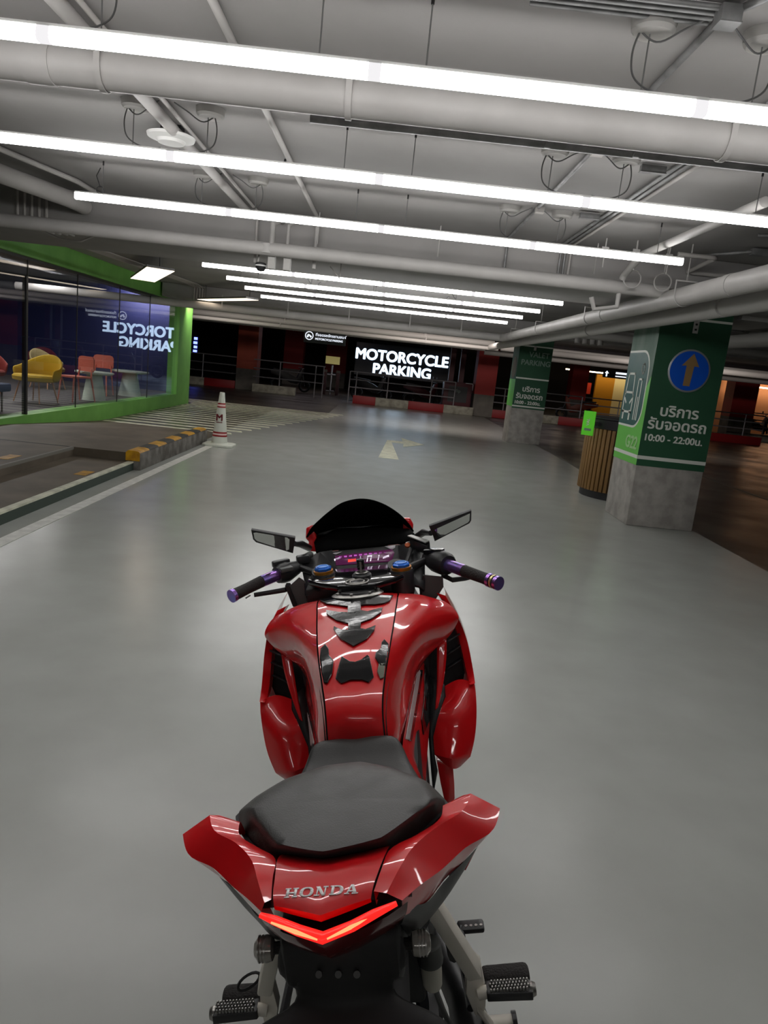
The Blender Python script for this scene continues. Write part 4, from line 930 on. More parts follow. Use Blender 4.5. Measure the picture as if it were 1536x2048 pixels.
bb(MB().loft([mixr(R0, Cn, .05, -.03), mixr(R0, Cn, .01, -.008), R0, mixr(R0, R1, .10, .0035), mixr(R0, R1, .5, .005), mixr(R0, R1, .88, .0018), mixr(R1, Cn, .03, -.0002), mixr(R1, Cn, .14, .0008), mixr(R1, Cn, .3, .0015), mixr(R1, Cn, .6, .001), mixr(R1, Cn, .97)]), 'pillion_seat', M['seat'], smooth=70)
bb(MB().loft([mixr(R0, Cn, -.035, -.004), mixr(R0, Cn, -.035, -.008), mixr(R0, Cn, .1, -.012)]), 'seat_base_rim', M['matte'])
bb(MB().box(-.12, .12, .10, .30, .66, .78), 'seat_support', M['matte'], bevel=.02)

# ---- tail (its rear end sits a touch to the left of the centre line)
def skew(p, w=1.0): return Vector((p[0] - .014 * w * min(1, max(0, (.01 - p[1]) / .10)), p[1], p[2]))
WG = [[(.150, .092, .84), (.175, .094, .84), (.207, .088, .835), (.195, .09, .80)],
      [(.153, .080, .870), (.185, .082, .883), (.222, .074, .870), (.207, .078, .828)],
      [(.153, .074, .874), (.196, .074, .890), (.236, .060, .871), (.216, .070, .828)],
      [(.147, .042, .876), (.180, .035, .890), (.222, .030, .860), (.185, .040, .812)],
      [(.113, .006, .878), (.142, .004, .889), (.178, .000, .855), (.145, .012, .798)],
      [(.078, -.026, .880), (.108, -.035, .886), (.143, -.036, .852), (.120, -.024, .796)],
      [(.072, -.060, .878), (.092, -.068, .880), (.112, -.072, .858), (.100, -.060, .812)],
      [(.066, -.090, .870), (.078, -.095, .870), (.090, -.098, .860), (.085, -.090, .83)]]
wings = []
def wing(s, f):
    mb = MB(); mb.sgrid([[skew(f((p[0] + (.0015 if i == 0 else 0), p[1], p[2])), (1, 1, .7, .2, 0, 0)[i]) for i, p in enumerate([(r[0][0], r[0][1], r[0][2] - .02)] + list(r) + [(r[3][0] * .8, r[3][1], r[3][2] - .005)])] for r in WG], 5, cc=(1, 2, 3, 4), cr=(1, 2,))
    o = bb(mb, 'tail_wing', M['red'], smooth=30); wings.append(o)
sides(wing)
cp = [[(.0, -.020, .872), (.04, -.015, .873), (.078, -.005, .872)], [(0, -.052, .884), (.036, -.042, .883), (.077, -.026, .880)], [(0, -.085, .881), (.036, -.074, .881), (.071, -.060, .878)], [(0, -.110, .875), (.036, -.098, .874), (.066, -.088, .871)], [(0, -.123, .869), (.036, -.108, .868), (.064, -.097, .866)], [(0, -.121, .858), (.036, -.106, .858), (.064, -.094, .858)]]
rows = [[skew(mir(r[2])), skew(mir(r[1])), skew(r[0]), skew(r[1]), skew(r[2])] for r in cp]
for r in rows: r[0] = r[0] + Vector((.002, 0, 0)); r[-1] = r[-1] - Vector((.002, 0, 0))
ctail = bb(MB().sgrid(rows, 5, cc=(2,), cr=(4,)), 'tail_centre_panel', M['red'], smooth=50)
bb(MB().grid([[Vector((a, b_, c_ - .012)) for a, b_, c_ in ((-.10, y, z), (0, y, z), (.10, y, z))] for y, z in ((.0, .872), (-.05, .876), (-.088, .868))]), 'tail_inner', M['matte'])
ct = bvh(ctail)
# maker's name on the tail: wide slab letters laid on the panel
def ring_poly(x0, x1, st, sv, d=False, n=24):
    o_, i_ = [], []
    for k in range(n + 1):
        q = 2 * PI * k / n; cx_, sx_ = math.cos(q), math.sin(q)
        e_ = lambda v: math.copysign(abs(v) ** .8, v)
        o_.append(((x0 + x1) / 2 + (x1 - x0) / 2 * e_(cx_), .5 + .5 * e_(sx_))); i_.append(((x0 + x1) / 2 + ((x1 - x0) / 2 - st) * e_(cx_), .5 + (.5 - sv) * e_(sx_)))
    return [[o_[k], o_[k + 1], i_[k + 1], i_[k]] for k in range(n)]
R_ = lambda x0, x1, y0, y1: [(x0, y0), (x1, y0), (x1, y1), (x0, y1)]
def stem(x, w=.20, e=.10, top=True): return [R_(x, x + w, .1, .9), R_(x - e, x + w + e, 0, .14), R_(x - e, x + w + e, .86, 1)]
LT = {'H': stem(.14) + stem(.70) + [R_(.34, .70, .42, .58)], 'O': ring_poly(.02, 1.02, .24, .14), 'N': [R_(.16, .26, .1, .9), R_(.02, .40, 0, .14), R_(.72, .82, .1, .9), R_(.60, .96, .86, 1), [(.06, 1), (.36, 1), (.82, 0), (.60, 0)]],
      'D': stem(.12)[:1] + [R_(.02, .5, 0, .14), R_(.02, .5, .86, 1)] + [q for q in ring_poly(-.05, 1.0, .24, .14) if min(v[0] for v in q) > .45], 'A': [[(.42, 1), (.62, 1), (.94, .08), (.68, .08)], [(.42, 1), (.54, 1), (.26, .08), (.14, .08)], R_(.30, .75, .26, .38), R_(.02, .40, 0, .14), R_(.56, 1.04, 0, .14)]}
polys = []
for i, ch in enumerate('HONDA'):
    for poly in LT[ch]:
        polys.append([(567 + i * 30 + x * 27.5 + y * 19 * .22, 1797 - (i * 30 + x * 27.5) * .062 - y * 19) for x, y in poly])
bm = fine_polys(polys, 9)
project_mesh('maker_lettering', bm, ct, mat('white_sticker', (.95, .94, .94), .35), ctail, lift=.0008, thick=.0006)
# tail light
L = [(-.094, -.100, .857), (-.074, -.108, .854), (-.043, -.124, .851), (-.012, -.136, .848), (.024, -.124, .851), (.052, -.111, .855), (.080, -.101, .859)]
tl = bb(MB().tube(L, [.003, .0052, .0060, .0066, .0060, .0052, .003], 12, sq=1.2), 'tail_light', mat('glowing_red_lens', (.6, .01, .01), .2, emit=(1, .02, .015), estr=.55))
for s in (-1, 1):
    bb(MB().tube([(s * .066 - .012, -.1140, .8565), (s * .034 - .012, -.1295, .8540), (s * .006 - .012, -.1415, .8510)], [.0012, .0026, .0010], 8), 'light_strip', emis('hot_light_strip', (1, .10, .04), 2.6) if 'hot' not in M else M['hot'], tl)
    M.setdefault('hot', bpy.data.materials.get('hot_light_strip'))
lo = [[(-.098, -.090, .850), (-.079, -.108, .846), (-.012, -.136, .840), (.068, -.108, .848), (.094, -.092, .853)], [(-.092, -.088, .830), (-.074, -.100, .822), (-.011, -.128, .815), (.064, -.100, .825), (.090, -.088, .832)], [(-.083, -.080, .812), (-.06, -.085, .800), (-.008, -.108, .792), (.06, -.085, .802), (.082, -.080, .815)]]
bb(MB().sgrid(lo, 4, cc=(2,)), 'lower_tail_lens', M['red_dark'])
def lower_side(s, f):
    g = [[(.205, .10, .822), (.19, .12, .78), (.16, .14, .73)], [(.212, .066, .83), (.185, .075, .778), (.15, .10, .72)], [(.182, .036, .813), (.160, .04, .765), (.13, .06, .71)], [(.143, .004, .80), (.128, .008, .755), (.11, .03, .71)], [(.12, -.03, .80), (.108, -.025, .765), (.09, .0, .72)], [(.10, -.066, .826), (.092, -.06, .79), (.08, -.03, .76)], [(.09, -.085, .845), (.083, -.078, .81), (.07, -.05, .79)]]
    bb(MB().sgrid([[f(p) for p in r] for r in g], 4), 'tail_side_panel', M['satin'])
    bb(MB().grid([[f(p) for p in r] for r in [[(.207, .09, .824), (.188, .10, .775)], [(.200, .055, .824), (.176, .065, .770)]]]), 'red_flash', M['red'], solid=.003)
sides(lower_side)
# ---- under-tail, plate holder, indicators
bb(MB().loft([[Vector((a, b_, c_)) for a, c_ in ((-w, z0), (-w, z1), (w, z1), (w, z0))] for b_, w, z0, z1 in ((.30, .09, .60, .74), (.05, .085, .68, .80), (-.075, .08, .72, .812), (-.095, .076, .74, .80))]), 'under_tail', M['matte'], bevel=.01)
ph = []
for w, b_, c_ in ((.078, -.088, .806), (.088, -.096, .775), (.090, -.099, .750), (.070, -.100, .738), (.064, -.103, .722), (.074, -.108, .713), (.112, -.120, .706), (.150, -.140, .692), (.156, -.18, .65)):
    ph.append([Vector((-w, b_ + .012, c_)), Vector((-w * .6, b_, c_ + .002)), Vector((0, b_ - .004, c_ + .003)), Vector((w * .6, b_, c_ + .002)), Vector((w, b_ + .012, c_))])
plate = bb(MB().grid(ph), 'plate_holder', M['matte'], solid=.006, sub=1)
for x_ in (638, 677, 714):
    p = B(x_, 1948, b=-.103); bb(MB().lathe([(.0045, 0), (.0045, .003)], p, 12, ax=(0, -1, .6)), 'plate_bolt', M['greyp'], plate)
bb(MB().tube([(0, -.10, .70), (0, -.02, .60), (0, .05, .58)], .02, 8), 'holder_arm', M['matte'])
for s, (px, py) in ((-1, (535, 1897)), (1, (836, 1886))):
    p = B(px, py, b=-.045)
    ind = bb(MB().tube([p - Vector((s * .045, 0, 0)), p + Vector((s * .0, 0, 0))], .008, 10), 'indicator', M['rubber'])
    bb(MB().lathe([(.009, -.010), (.0155, -.007), (.017, .0), (.0155, .012), (.010, .017), (.0, .018)], p, 20, ax=(s, 0, 0)), 'indicator_lens', M['lens'], ind)
    for k in range(3): bb(MB().lathe([(.0172, 0), (.0172, .0016)], p + Vector((s * (.001 + .0045 * k), 0, 0)), 20, ax=(s, 0, 0)), 'lens_rib', M['steel'], ind)
# ---- reservoir on the right
p = B(863, 1915, b=.10); q0 = B(863, 1968, b=.10)
bot_ = bb(MB().lathe([(.013, 0), (.0155, .006), (.017, .03), (.0175, .048)], (p.x - .002, .10, p.z - .055), 20), 'fluid_bottle', M['bottle'])
bb(MB().lathe([(.020, 0), (.021, .006), (.020, .010), (.019, .034), (.016, .037)], (p.x - .002, .10, p.z - .007), 24), 'bottle_cap', M['greyp'], bot_)
bb(MB().tube([(p.x, .10, p.z - .055), (p.x + .01, .12, p.z - .12), (p.x + .03, .15, p.z - .22), (p.x + .035, .17, p.z - .35)], .005, 8), 'bottle_hose', M['greyp'], bot_)
# ---- footpeg brackets
def pegs(s, f):
    br = bb(MB(), 'footpeg_bracket', M['bracket']) if False else None
    a0, a1 = Vector((.116, .115, .690)), Vector((.186, .195, .465))
    d = (a1 - a0).normalized(); side = Vector((1, 0, 0)); side = (side - d * side.dot(d)).normalized(); dep = d.cross(side)
    mb = MB()
    rect_ = lambda p, w, h: [f(p + side * w + dep * h), f(p + side * w - dep * h), f(p - side * w - dep * h), f(p - side * w + dep * h)]
    mb.loft([rect_(a0, .013, .016), rect_(a0 * .5 + a1 * .5, .0125, .016), rect_(a1, .013, .018)])
    plate_ = [f(v) for v in (Vector((.176, .19, .50)), Vector((.200, .205, .46)), Vector((.206, .21, .40)), (Vector((.202, .21, .365))), Vector((.182, .20, .36)), Vector((.168, .19, .42)))]
    mb.prism(plate_, (0, .030, .0))
    br = bb(mb, 'footpeg_bracket', M['bracket'], bevel=.004)
    mb = MB().loft([[f(Vector((.186 + .03 * t, .21 + .01 * math.cos(q) * 1.2, .375 - .055 * t + .012 * math.sin(q)))) for q in [2 * PI * k / 10 for k in range(10)]] for t in (0, .5, 1)])
    bb(mb, 'lower_lug', M['bracket'], br)
    bb(MB().tube([f((.205, .22, .318)), f((.252, .22, .318))], .017, 16), 'axle_spacer', M['bracket'], br)
    bb(MB().tube([f((.250, .22, .318)), f((.258, .22, .318))], .022, 16).tube([f((.198, .22, .318)), f((.205, .22, .318))], .022, 16), 'spacer_washer', M['satin'], br)
    # pillion peg: serrated steel bar
    pg = bb(MB().loft([[f((x_, .20 + y_, .415 + z_ - (x_ - .2) * .05)) for y_, z_ in ((-.017, -.006), (-.014, .009), (.014, .009), (.017, -.006), (.0, -.016))] for x_ in (.205, .215, .275, .286)]), 'footpeg', M['satin'], bevel=.002)
    for i in range(12):
        for j in range(4):
            bb_ = Vector((.213 + i * .0058 + (.0029 if j % 2 else 0), .2 - .011 + j * .0062, .425))
            if i == 0 and j == 0: tm = MB()
            tm.lathe([(.0024, -.002), (.0024, .003), (.0012, .0045)], f(bb_), 6)
    bb(tm, 'peg_teeth', M['steel'], pg, smooth=0)
    bb(MB().lathe([(.012, 0), (.013, .004), (.010, .010)], f((.283, .20, .412)), 16, ax=(s, 0, 0)), 'peg_end', M['steel'], pg)
    bb(MB().tube([f((.19, .2, .41)), f((.208, .2, .414))], .011, 12), 'peg_mount', M['bracket'], pg)
    # rider peg rubber
    rp = bb(MB().loft([[f((x_, .285 + y_ * k, .365 + z_ * k)) for y_, z_ in ((-.024, -.010), (-.022, .008), (-.006, .013), (.012, .012), (.022, .004), (.022, -.010), (.0, -.016))] for x_, k in ((.202, .9), (.215, .98), (.235, .94), (.25, 1.0), (.27, .96), (.288, 1.05), (.296, .8))]), 'rider_footpeg', M['rubber'], sub=1)
    # gear / brake toe piece
    tp = bb(MB().loft([[f((x_, .42 + y_, .355 + z_)) for y_, z_ in ((-.015, -.006), (-.015, .007), (.015, .007), (.015, -.006))] for x_ in (.170, .185, .215, .226)]), 'toe_pedal', M['satin'], bevel=.005)
    tm = MB()
    for k in range(4): tm.lathe([(.0032, 0), (.0032, .001)], f((.188 + k * .0105, .415, .3625)), 8)
    bb(tm, 'pedal_dots', M['steel'], tp)
    bb(MB().tube([f((.176, .42, .355)), f((.174, .34, .34)), f((.178, .24, .34))], .009, 8), 'pedal_arm', M['satin'], tp)
sides(pegs)
bb(MB().tube([Vector((-.228 - .022 * math.cos(q), .24 + .0 * q, .435 + .014 * math.sin(q) - .012 * math.cos(q))) for q in [2 * PI * k / 16 for k in range(17)]], .0028, 6), 'luggage_hook', M['black'])

# ---- fairings
def fairing(s, f):
    g = [[(.206, .905, .672), (.245, .900, .690), (.282, .865, .690), (.286, 1.0, .70), (.26, 1.25, .74)],
         [(.205, .88, .655), (.245, .862, .668), (.283, .858, .668), (.292, 1.0, .66), (.26, 1.25, .70)],
         [(.178, .828, .622), (.228, .815, .625), (.280, .843, .622), (.290, 1.0, .60), (.25, 1.25, .62)],
         [(.161, .815, .582), (.215, .795, .58), (.268, .815, .565), (.275, 1.0, .54), (.24, 1.25, .55)],
         [(.160, .795, .540), (.205, .775, .535), (.252, .800, .522), (.255, 1.0, .50), (.22, 1.2, .48)],
         [(.185, .785, .515), (.205, .778, .505), (.225, .795, .500), (.22, .98, .44), (.19, 1.15, .40)]]
    fp = bb(MB().sgrid([[f(p) for p in r] for r in g], 5, cc=(2,), cr=(1, 4)), 'side_fairing', M['red'], smooth=30)
    bb(MB().lathe([(.004, 0), (.004, .002)], f((.172, .806, .562)), 10, ax=(0, -1, .3)), 'fairing_bolt', M['steel'], fp)
    # thin upper rim that runs up to the tank
    st_ = [((.270, .862, .69), (.284, .868, .69)), ((.268, .935, .70), (.285, .93, .715)), ((.262, .970, .75), (.280, .968, .765)), ((.250, .985, .81), (.266, .965, .82)), ((.232, .99, .86), (.252, .95, .858)), ((.21, 1.03, .893), (.232, 1.00, .892))]
    bb(MB().sgrid([[f((p[0] - .004, p[1] + .03, p[2] - .005)), f(p), f(q), f((q[0] + .003, q[1] + .05, q[2] - .005)), f((q[0] - .01, q[1] + .2, q[2]))] for p, q in st_], 4, cc=(1, 2)), 'upper_fairing', M['red'])
    # dark opening behind
    bb(MB().grid([[f(p) for p in r] for r in [[(.14, .99, .84), (.25, 1.02, .84)], [(.15, .98, .75), (.27, 1.01, .76)], [(.16, .95, .66), (.27, .98, .68)], [(.14, .90, .60), (.24, .95, .60)]]]), 'air_duct', M['matte'])
    for k in range(3):
        bb(MB().grid([[f((.20, .93, .70 + k * .035)), f((.262, .965, .72 + k * .035))], [f((.20, .955, .695 + k * .035)), f((.262, .99, .715 + k * .035))]]), 'duct_vane', M['satin'], solid=.003)
    bb(MB().grid([[f(p) for p in r] for r in [[(.160, .93, .70), (.205, .905, .675)], [(.165, .88, .655), (.203, .88, .655)], [(.155, .835, .62), (.178, .828, .622)], [(.150, .81, .58), (.162, .812, .58)], [(.148, .79, .52), (.161, .793, .54)], [(.148, .77, .44), (.165, .785, .50)]]]), 'inner_trim', M['satin'], solid=.004)
    # lower spike
    bb(MB().loft([[f(p) for p in r] for r in [[(.165, .79, .52), (.205, .785, .51), (.21, .86, .50), (.165, .86, .51)], [(.170, .785, .46), (.205, .782, .46), (.20, .84, .45), (.17, .84, .46)], [(.175, .782, .42), (.203, .78, .42), (.195, .82, .40), (.175, .82, .41)], [(.180, .784, .39), (.188, .784, .385), (.186, .80, .38), (.181, .80, .38)]]]), 'fairing_spike', M['red'], bevel=.003)
    # knee panel between tank and fairing
    kp = [[(.150, .93, .775), (.168, .94, .72), (.172, .95, .64)], [(.138, .83, .768), (.155, .85, .71), (.162, .87, .62)], [(.126, .75, .760), (.142, .78, .70), (.152, .80, .60)], [(.112, .66, .752), (.128, .70, .69), (.142, .73, .58)], [(.100, .58, .745), (.118, .63, .68), (.134, .67, .56)], [(.090, .50, .738), (.114, .56, .67), (.130, .60, .54)], [(.092, .43, .73), (.122, .50, .66), (.134, .54, .52)], [(.12, .36, .70), (.136, .42, .64), (.14, .46, .50)]]
    k_ = bb(MB().sgrid([[f(p) for p in r] for r in kp], 4), 'knee_panel', M['red'])
    kt = bvh(k_)
    if s > 0:
        line_decal('stripe_outline', [(842, 1340), (836, 1387), (829, 1428), (820, 1482)], 6, kt, M['gloss'], k_, lift=.0008)
        decal('silver_stripe', [[(838, 1340), (840, 1345), (834, 1385), (827, 1425), (818, 1480), (810, 1478), (818, 1430), (826, 1385), (833, 1350)]], kt, M['stripe'], k_)
        decal('black_stripe', [[(848, 1330), (866, 1325), (866, 1400), (862, 1430), (846, 1470), (842, 1440), (848, 1390)]], kt, M['gloss'], k_)
    else:
        line_decal('stripe_outline', [(603, 1350), (609, 1390), (619, 1430), (632, 1488)], 6, kt, M['gloss'], k_, lift=.0008)
        decal('silver_stripe', [[(597, 1352), (603, 1358), (607, 1390), (617, 1430), (630, 1486), (623, 1492), (612, 1450), (602, 1405)]], kt, M['stripe'], k_)
        decal('black_stripe', [[(580, 1335), (592, 1345), (596, 1400), (605, 1450), (612, 1480), (602, 1480), (588, 1430), (582, 1390)]], kt, M['gloss'], k_)
    bb(MB().sgrid([[f(p) for p in r] for r in [[(.196, .925, .79), (.222, .925, .80)], [(.190, .905, .74), (.216, .910, .75)], [(.182, .875, .68), (.200, .885, .69)], [(.172, .845, .635), (.180, .850, .64)]]], 3), 'inner_red_trim', M['red'], solid=.006)
    # frame spar
    bb(MB().tube([f((.128, .95, .64)), f((.126, .80, .58)), f((.124, .66, .53)), f((.122, .50, .51)), f((.12, .34, .55)), f((.10, .1, .66))], .018, 10), 'frame_spar', M['satin'])
sides(fairing)
# engine block and inner parts below
bb(MB().loft([[Vector((a, b_, c_)) for a, c_ in ((-w, z0), (-w, z1), (w, z1), (w, z0))] for b_, w, z0, z1 in ((.42, .11, .28, .62), (.55, .125, .22, .68), (.80, .13, .20, .70), (.98, .12, .25, .74), (1.08, .10, .35, .85))]), 'engine', M['matte'], bevel=.02)
bb(MB().loft([[Vector((a, b_, c_)) for a, c_ in ((-w, z0), (-w, z1), (w, z1), (w, z0))] for b_, w, z0, z1 in ((.90, .17, .70, .84), (1.00, .18, .72, .875), (1.10, .16, .75, .88), (1.2, .14, .8, .9))]), 'airbox', M['matte'], bevel=.01)
bb(MB().loft([[f_ for f_ in (Vector((-.10, b_, z0)), Vector((-.10, b_, z1)), Vector((.10, b_, z1)), Vector((.10, b_, z0)))] for b_, z0, z1 in ((.10, .50, .70), (.30, .42, .68), (.45, .40, .66))]), 'battery_tray', M['matte'], bevel=.01)
# wheels
def wheel(b_, r, w, name):
    wt = bb(MB().lathe([(r - .075, -w * .38), (r - .055, -w * .5), (r - .02, -w * .47), (r - .004, -w * .25), (r, 0), (r - .004, w * .25), (r - .02, w * .47), (r - .055, w * .5), (r - .075, w * .38)], (0, b_, r), 56, ax=(1, 0, 0), cap=False), name, M['tyre'])
    bb(MB().lathe([(r - .075, -w * .40), (r - .085, -w * .42), (r - .10, -w * .2), (r - .10, w * .2), (r - .085, w * .42), (r - .075, w * .40)], (0, b_, r), 48, ax=(1, 0, 0), cap=False), 'rim', M['satin'], wt)
    bb(MB().lathe([(r - .076, w * .405), (r - .082, w * .425)], (0, b_, r), 48, ax=(1, 0, 0), cap=False).lathe([(r - .076, -w * .405), (r - .082, -w * .425)], (0, b_, r), 48, ax=(1, 0, 0), cap=False), 'rim_stripe', M['blueano'], wt)
    for k in range(5):
        a = 2 * PI * k / 5
        bb(MB().loft([[Vector((x_, b_ + math.cos(a) * q - math.sin(a) * t_, r + math.sin(a) * q + math.cos(a) * t_)) for x_, t_ in ((-.014, -.016), (.014, -.016), (.014, .016), (-.014, .016))] for q in (.02, r - .095)]), 'spoke', M['satin'], wt, bevel=.003)
    bb(MB().lathe([(.03, -.05), (.035, 0), (.03, .05)], (0, b_, r), 20, ax=(1, 0, 0)), 'hub', M['satin'], wt)
    bb(MB().lathe([(.11, 0), (.11, .004)], (.045, b_, r), 40, ax=(1, 0, 0)), 'brake_disc', M['steel'], wt)
wheel(.06, .305, .13, 'rear_wheel'); wheel(1.42, .295, .10, 'front_wheel')
for s in (-1, 1):
    bb(MB().tube([(s * .095, .06, .305), (s * .10, .25, .33), (s * .08, .48, .36)], .024, 8), 'swingarm', M['satin'])
    bb(MB().tube([(s * .105, 1.03, .985), (s * .098, 1.22, .55), (s * .09, 1.42, .295)], .024, 14), 'fork_leg', M['satin'])
bb(MB().tube([(-.055, .42, .32), (-.055, .06, .305)], .012, 8), 'drive_chain', M['steel'])
mg = MB().grid([[Vector((a, .06 + .335 * math.cos(q), .305 + .335 * math.sin(q))) for a in (-.08, -.04, 0, .04, .08)] for q in [math.radians(d) for d in range(40, 171, 13)]])
bb(mg, 'rear_mudguard', M['matte'], solid=.004)
bb(MB().tube([(.12, .55, .22), (.17, .35, .24), (.19, .05, .34)], [.03, .035, .05], 16), 'exhaust', M['satin'])
bb(MB().tube([(.165, .42, .30), (.155, .30, .40), (.15, .22, .52)], .012, 8), 'brake_hose', M['matte'])
bb(MB().prism([(.176, .33, .40), (.182, .30, .34), (.182, .30, .24), (.176, .34, .22)], (.004, .01, 0)), 'red_guard', M['red'])
bb(MB().tube([(-.14, .42, .22), (-.22, .34, .10), (-.30, .30, -.045)], .011, 8), 'side_stand', M['satin'])

# ---- cockpit
def disk(px, py, c_, r, h, m, name, n=24, parent=None, rot=0):
    p = B(px, py, c=c_); mb = MB()
    mb.loft([[p + Vector((r_ * math.cos(2 * PI * k / n + rot), r_ * math.sin(2 * PI * k / n + rot), z)) for k in range(n)] for r_, z in ((r, -h), (r, -.002), (r * .93, 0))])
    return bb(mb, name, m, parent)
yoke = bb(MB().prism([Vector((a, b_, .955)) for a, b_ in ((-.135, 1.06), (-.14, 1.0), (-.10, .955), (-.05, .915), (.05, .910), (.10, .945), (.14, .99), (.135, 1.06), (.08, 1.085), (.03, 1.08), (-.03, 1.08), (-.08, 1.085))], (0, 0, .018)), 'top_yoke', M['gloss'], bevel=.006)
for s, (px, py) in ((-1, (646, 1136)), (1, (802, 1128))):
    p = B(px, py, c=.992)
    fk = bb(MB().lathe([(.032, -.075), (.032, -.018), (.030, -.014)], p, 24), 'fork_clamp', M['satin'])
    bb(MB().lathe([(.0275, -.015), (.0275, -.006), (.024, -.005)], p, 24), 'gold_ring', M['goldring'], fk)
    cpn = bb(MB().loft([[p + Vector((r_ * math.cos(2 * PI * k / 8 + .39), r_ * math.sin(2 * PI * k / 8 + .39), z)) for k in range(8)] for r_, z in ((.0245, -.007), (.0245, .001), (.021, .004))]), 'fork_cap', M['blueano'], fk, smooth=20)
    bb(MB().lathe([(.016, .004), (.016, .006), (.012, .006), (.012, .0045)], p, 24), 'cap_ring', mat('light_blue_ring', (.10, .32, .85), .3) if 'lbr' not in M else M['lbr'], fk)
    M.setdefault('lbr', bpy.data.materials.get('light_blue_ring'))
p = B(723, 1146, c=.985)
ig = bb(MB().lathe([(.026, -.035), (.026, -.004), (.022, 0)], p, 24), 'ignition_lock', M['satin'])
bb(MB().lathe([(.015, -.002), (.018, .003), (.013, .004), (.012, -.001)], p, 24), 'chrome_ring', M['steel'], ig)
bb(MB().box(p.x - .0025, p.x + .0025, p.y - .010, p.y + .010, p.z, p.z + .034), 'key', M['steel'], ig)
bb(MB().box(p.x - .010, p.x + .010, p.y - .008, p.y + .008, p.z + .010, p.z + .040), 'key_head', M['gloss'], ig, bevel=.004)
# badge on the yoke: two nested chrome arcs
for rr_, nm in ((.030, 'yoke_nut_ring'), (.019, 'yoke_nut_ring')):
    p = Vector((0, .930, .975))
    bb(MB().tube([p + Vector((rr_ * math.cos(q), rr_ * .9 * math.sin(q), 0)) for q in [2 * PI * k / 24 for k in range(25)]], .0026, 8), nm, M['steel'], yoke)
bb(MB().lathe([(.016, -.01), (.016, .004), (.006, .006)], Vector((0, .930, .972)), 6), 'stem_nut', M['satin'], yoke)
# instrument cluster
e0, e1, e2, e3 = B(664, 1100, b=1.215), B(800, 1087, b=1.215), B(797, 1131, b=1.115), B(682, 1146, b=1.115)
q = [B(*u) for u in ((655, 1103, None, 1.22), (800, 1089, None, 1.22), (812, 1110, None, 1.17), (794, 1134, None, 1.12), (684, 1146, None, 1.12), (662, 1128, None, 1.17))]
nrm = (q[1] - q[0]).cross(q[4] - q[0]).normalized(); nrm = nrm if nrm.dot(EYE - q[0]) > 0 else -nrm
q = [EYE + (v - EYE) * ((q[0] - EYE).dot(nrm) / (v - EYE).dot(nrm)) for v in q]
cl = bb(MB().prism(q, nrm * -.03), 'instrument_cluster', M['matte'], bevel=.003)
ctree = BVHTree.FromPolygons([v + nrm * .0008 for v in q], [list(range(6))])
def cdec(name, polys, m, **k): return decal(name, polys, ctree, m, cl, lift=.0008, thick=.0006, step=60, **k)
cdec('display', [[(670, 1112), (784, 1099), (789, 1106), (783, 1123), (672, 1131)]], mat('purple_display', (.012, .004, .012), .25, emit=(.32, .05, .22), estr=.10))
pur = emis('purple_segments', (.55, .12, .55), .5); rdm = emis('red_segments', (1, .08, .05), .65); whs = emis('white_segments', (.8, .7, .85), .8)
cdec('rev_scale', [[(678 + k * 10, 1113.5 - k * 1.15), (684 + k * 10, 1113 - k * 1.15), (684 + k * 10, 1116 - k * 1.15), (678 + k * 10, 1116.5 - k * 1.15)] for k in range(10)], pur)
cdec('red_block', [[(696, 1119), (712, 1117), (712, 1123), (696, 1125)]], rdm)
cdec('digit_segments', [[(735, 1112), (744, 1111), (744, 1113), (737, 1114)], [(735, 1112), (737, 1112), (735, 1124), (733, 1124)], [(742, 1112), (744, 1111), (742, 1123), (740, 1123)], [(757, 1111), (759, 1110), (757, 1121), (755, 1121)], [(667, 1119), (681, 1114), (681, 1118), (667, 1123)], [(766, 1114), (778, 1110), (778, 1114), (766, 1118)], [(720, 1113), (722, 1113), (722, 1121), (720, 1121)]], whs)
wp = mat('pale_grey_insert', (.5, .46, .5), .5)
cdec('corner_insert', [[(659, 1101.5), (686, 1100), (684, 1104), (672, 1109.5), (664, 1107)]], wp); cdec('corner_insert', [[(769, 1093), (791, 1090.5), (790, 1096), (784, 1100)]], wp)
# shroud around the cluster and inner cowl
bb(MB().grid([[B(632, 1105, b=1.24), B(662, 1098, b=1.235), B(800, 1085, b=1.235), B(836, 1075, b=1.24)], [B(628, 1085, b=1.30), B(665, 1070, b=1.30), B(790, 1060, b=1.30), B(822, 1060, b=1.30)], [B(640, 1060, b=1.38), B(680, 1050, b=1.38), B(770, 1045, b=1.38), B(806, 1050, b=1.38)]]), 'inner_cowl', M['screen'], solid=.004)
bb(MB().grid([[B(600, 1120, b=1.18), B(640, 1104, b=1.22), B(664, 1100, b=1.21)], [B(608, 1160, b=1.08), B(628, 1150, b=1.08), B(672, 1135, b=1.14)], [B(610, 1190, b=1.0), B(622, 1190, b=1.0), B(640, 1180, b=1.0)]]), 'cockpit_trim', M['satin'], solid=.01)
bb(MB().grid([[B(796, 1092, b=1.21), B(822, 1082, b=1.22), B(850, 1085, b=1.18)], [B(800, 1120, b=1.14), B(834, 1130, b=1.08), B(850, 1130, b=1.08)], [B(815, 1165, b=1.0), B(838, 1170, b=1.0), B(850, 1180, b=1.0)]]), 'cockpit_trim', M['satin'], solid=.01)
bb(MB().box(-.15, .15, 1.0, 1.16, .90, .945), 'fork_cover', M['matte'], bevel=.01)
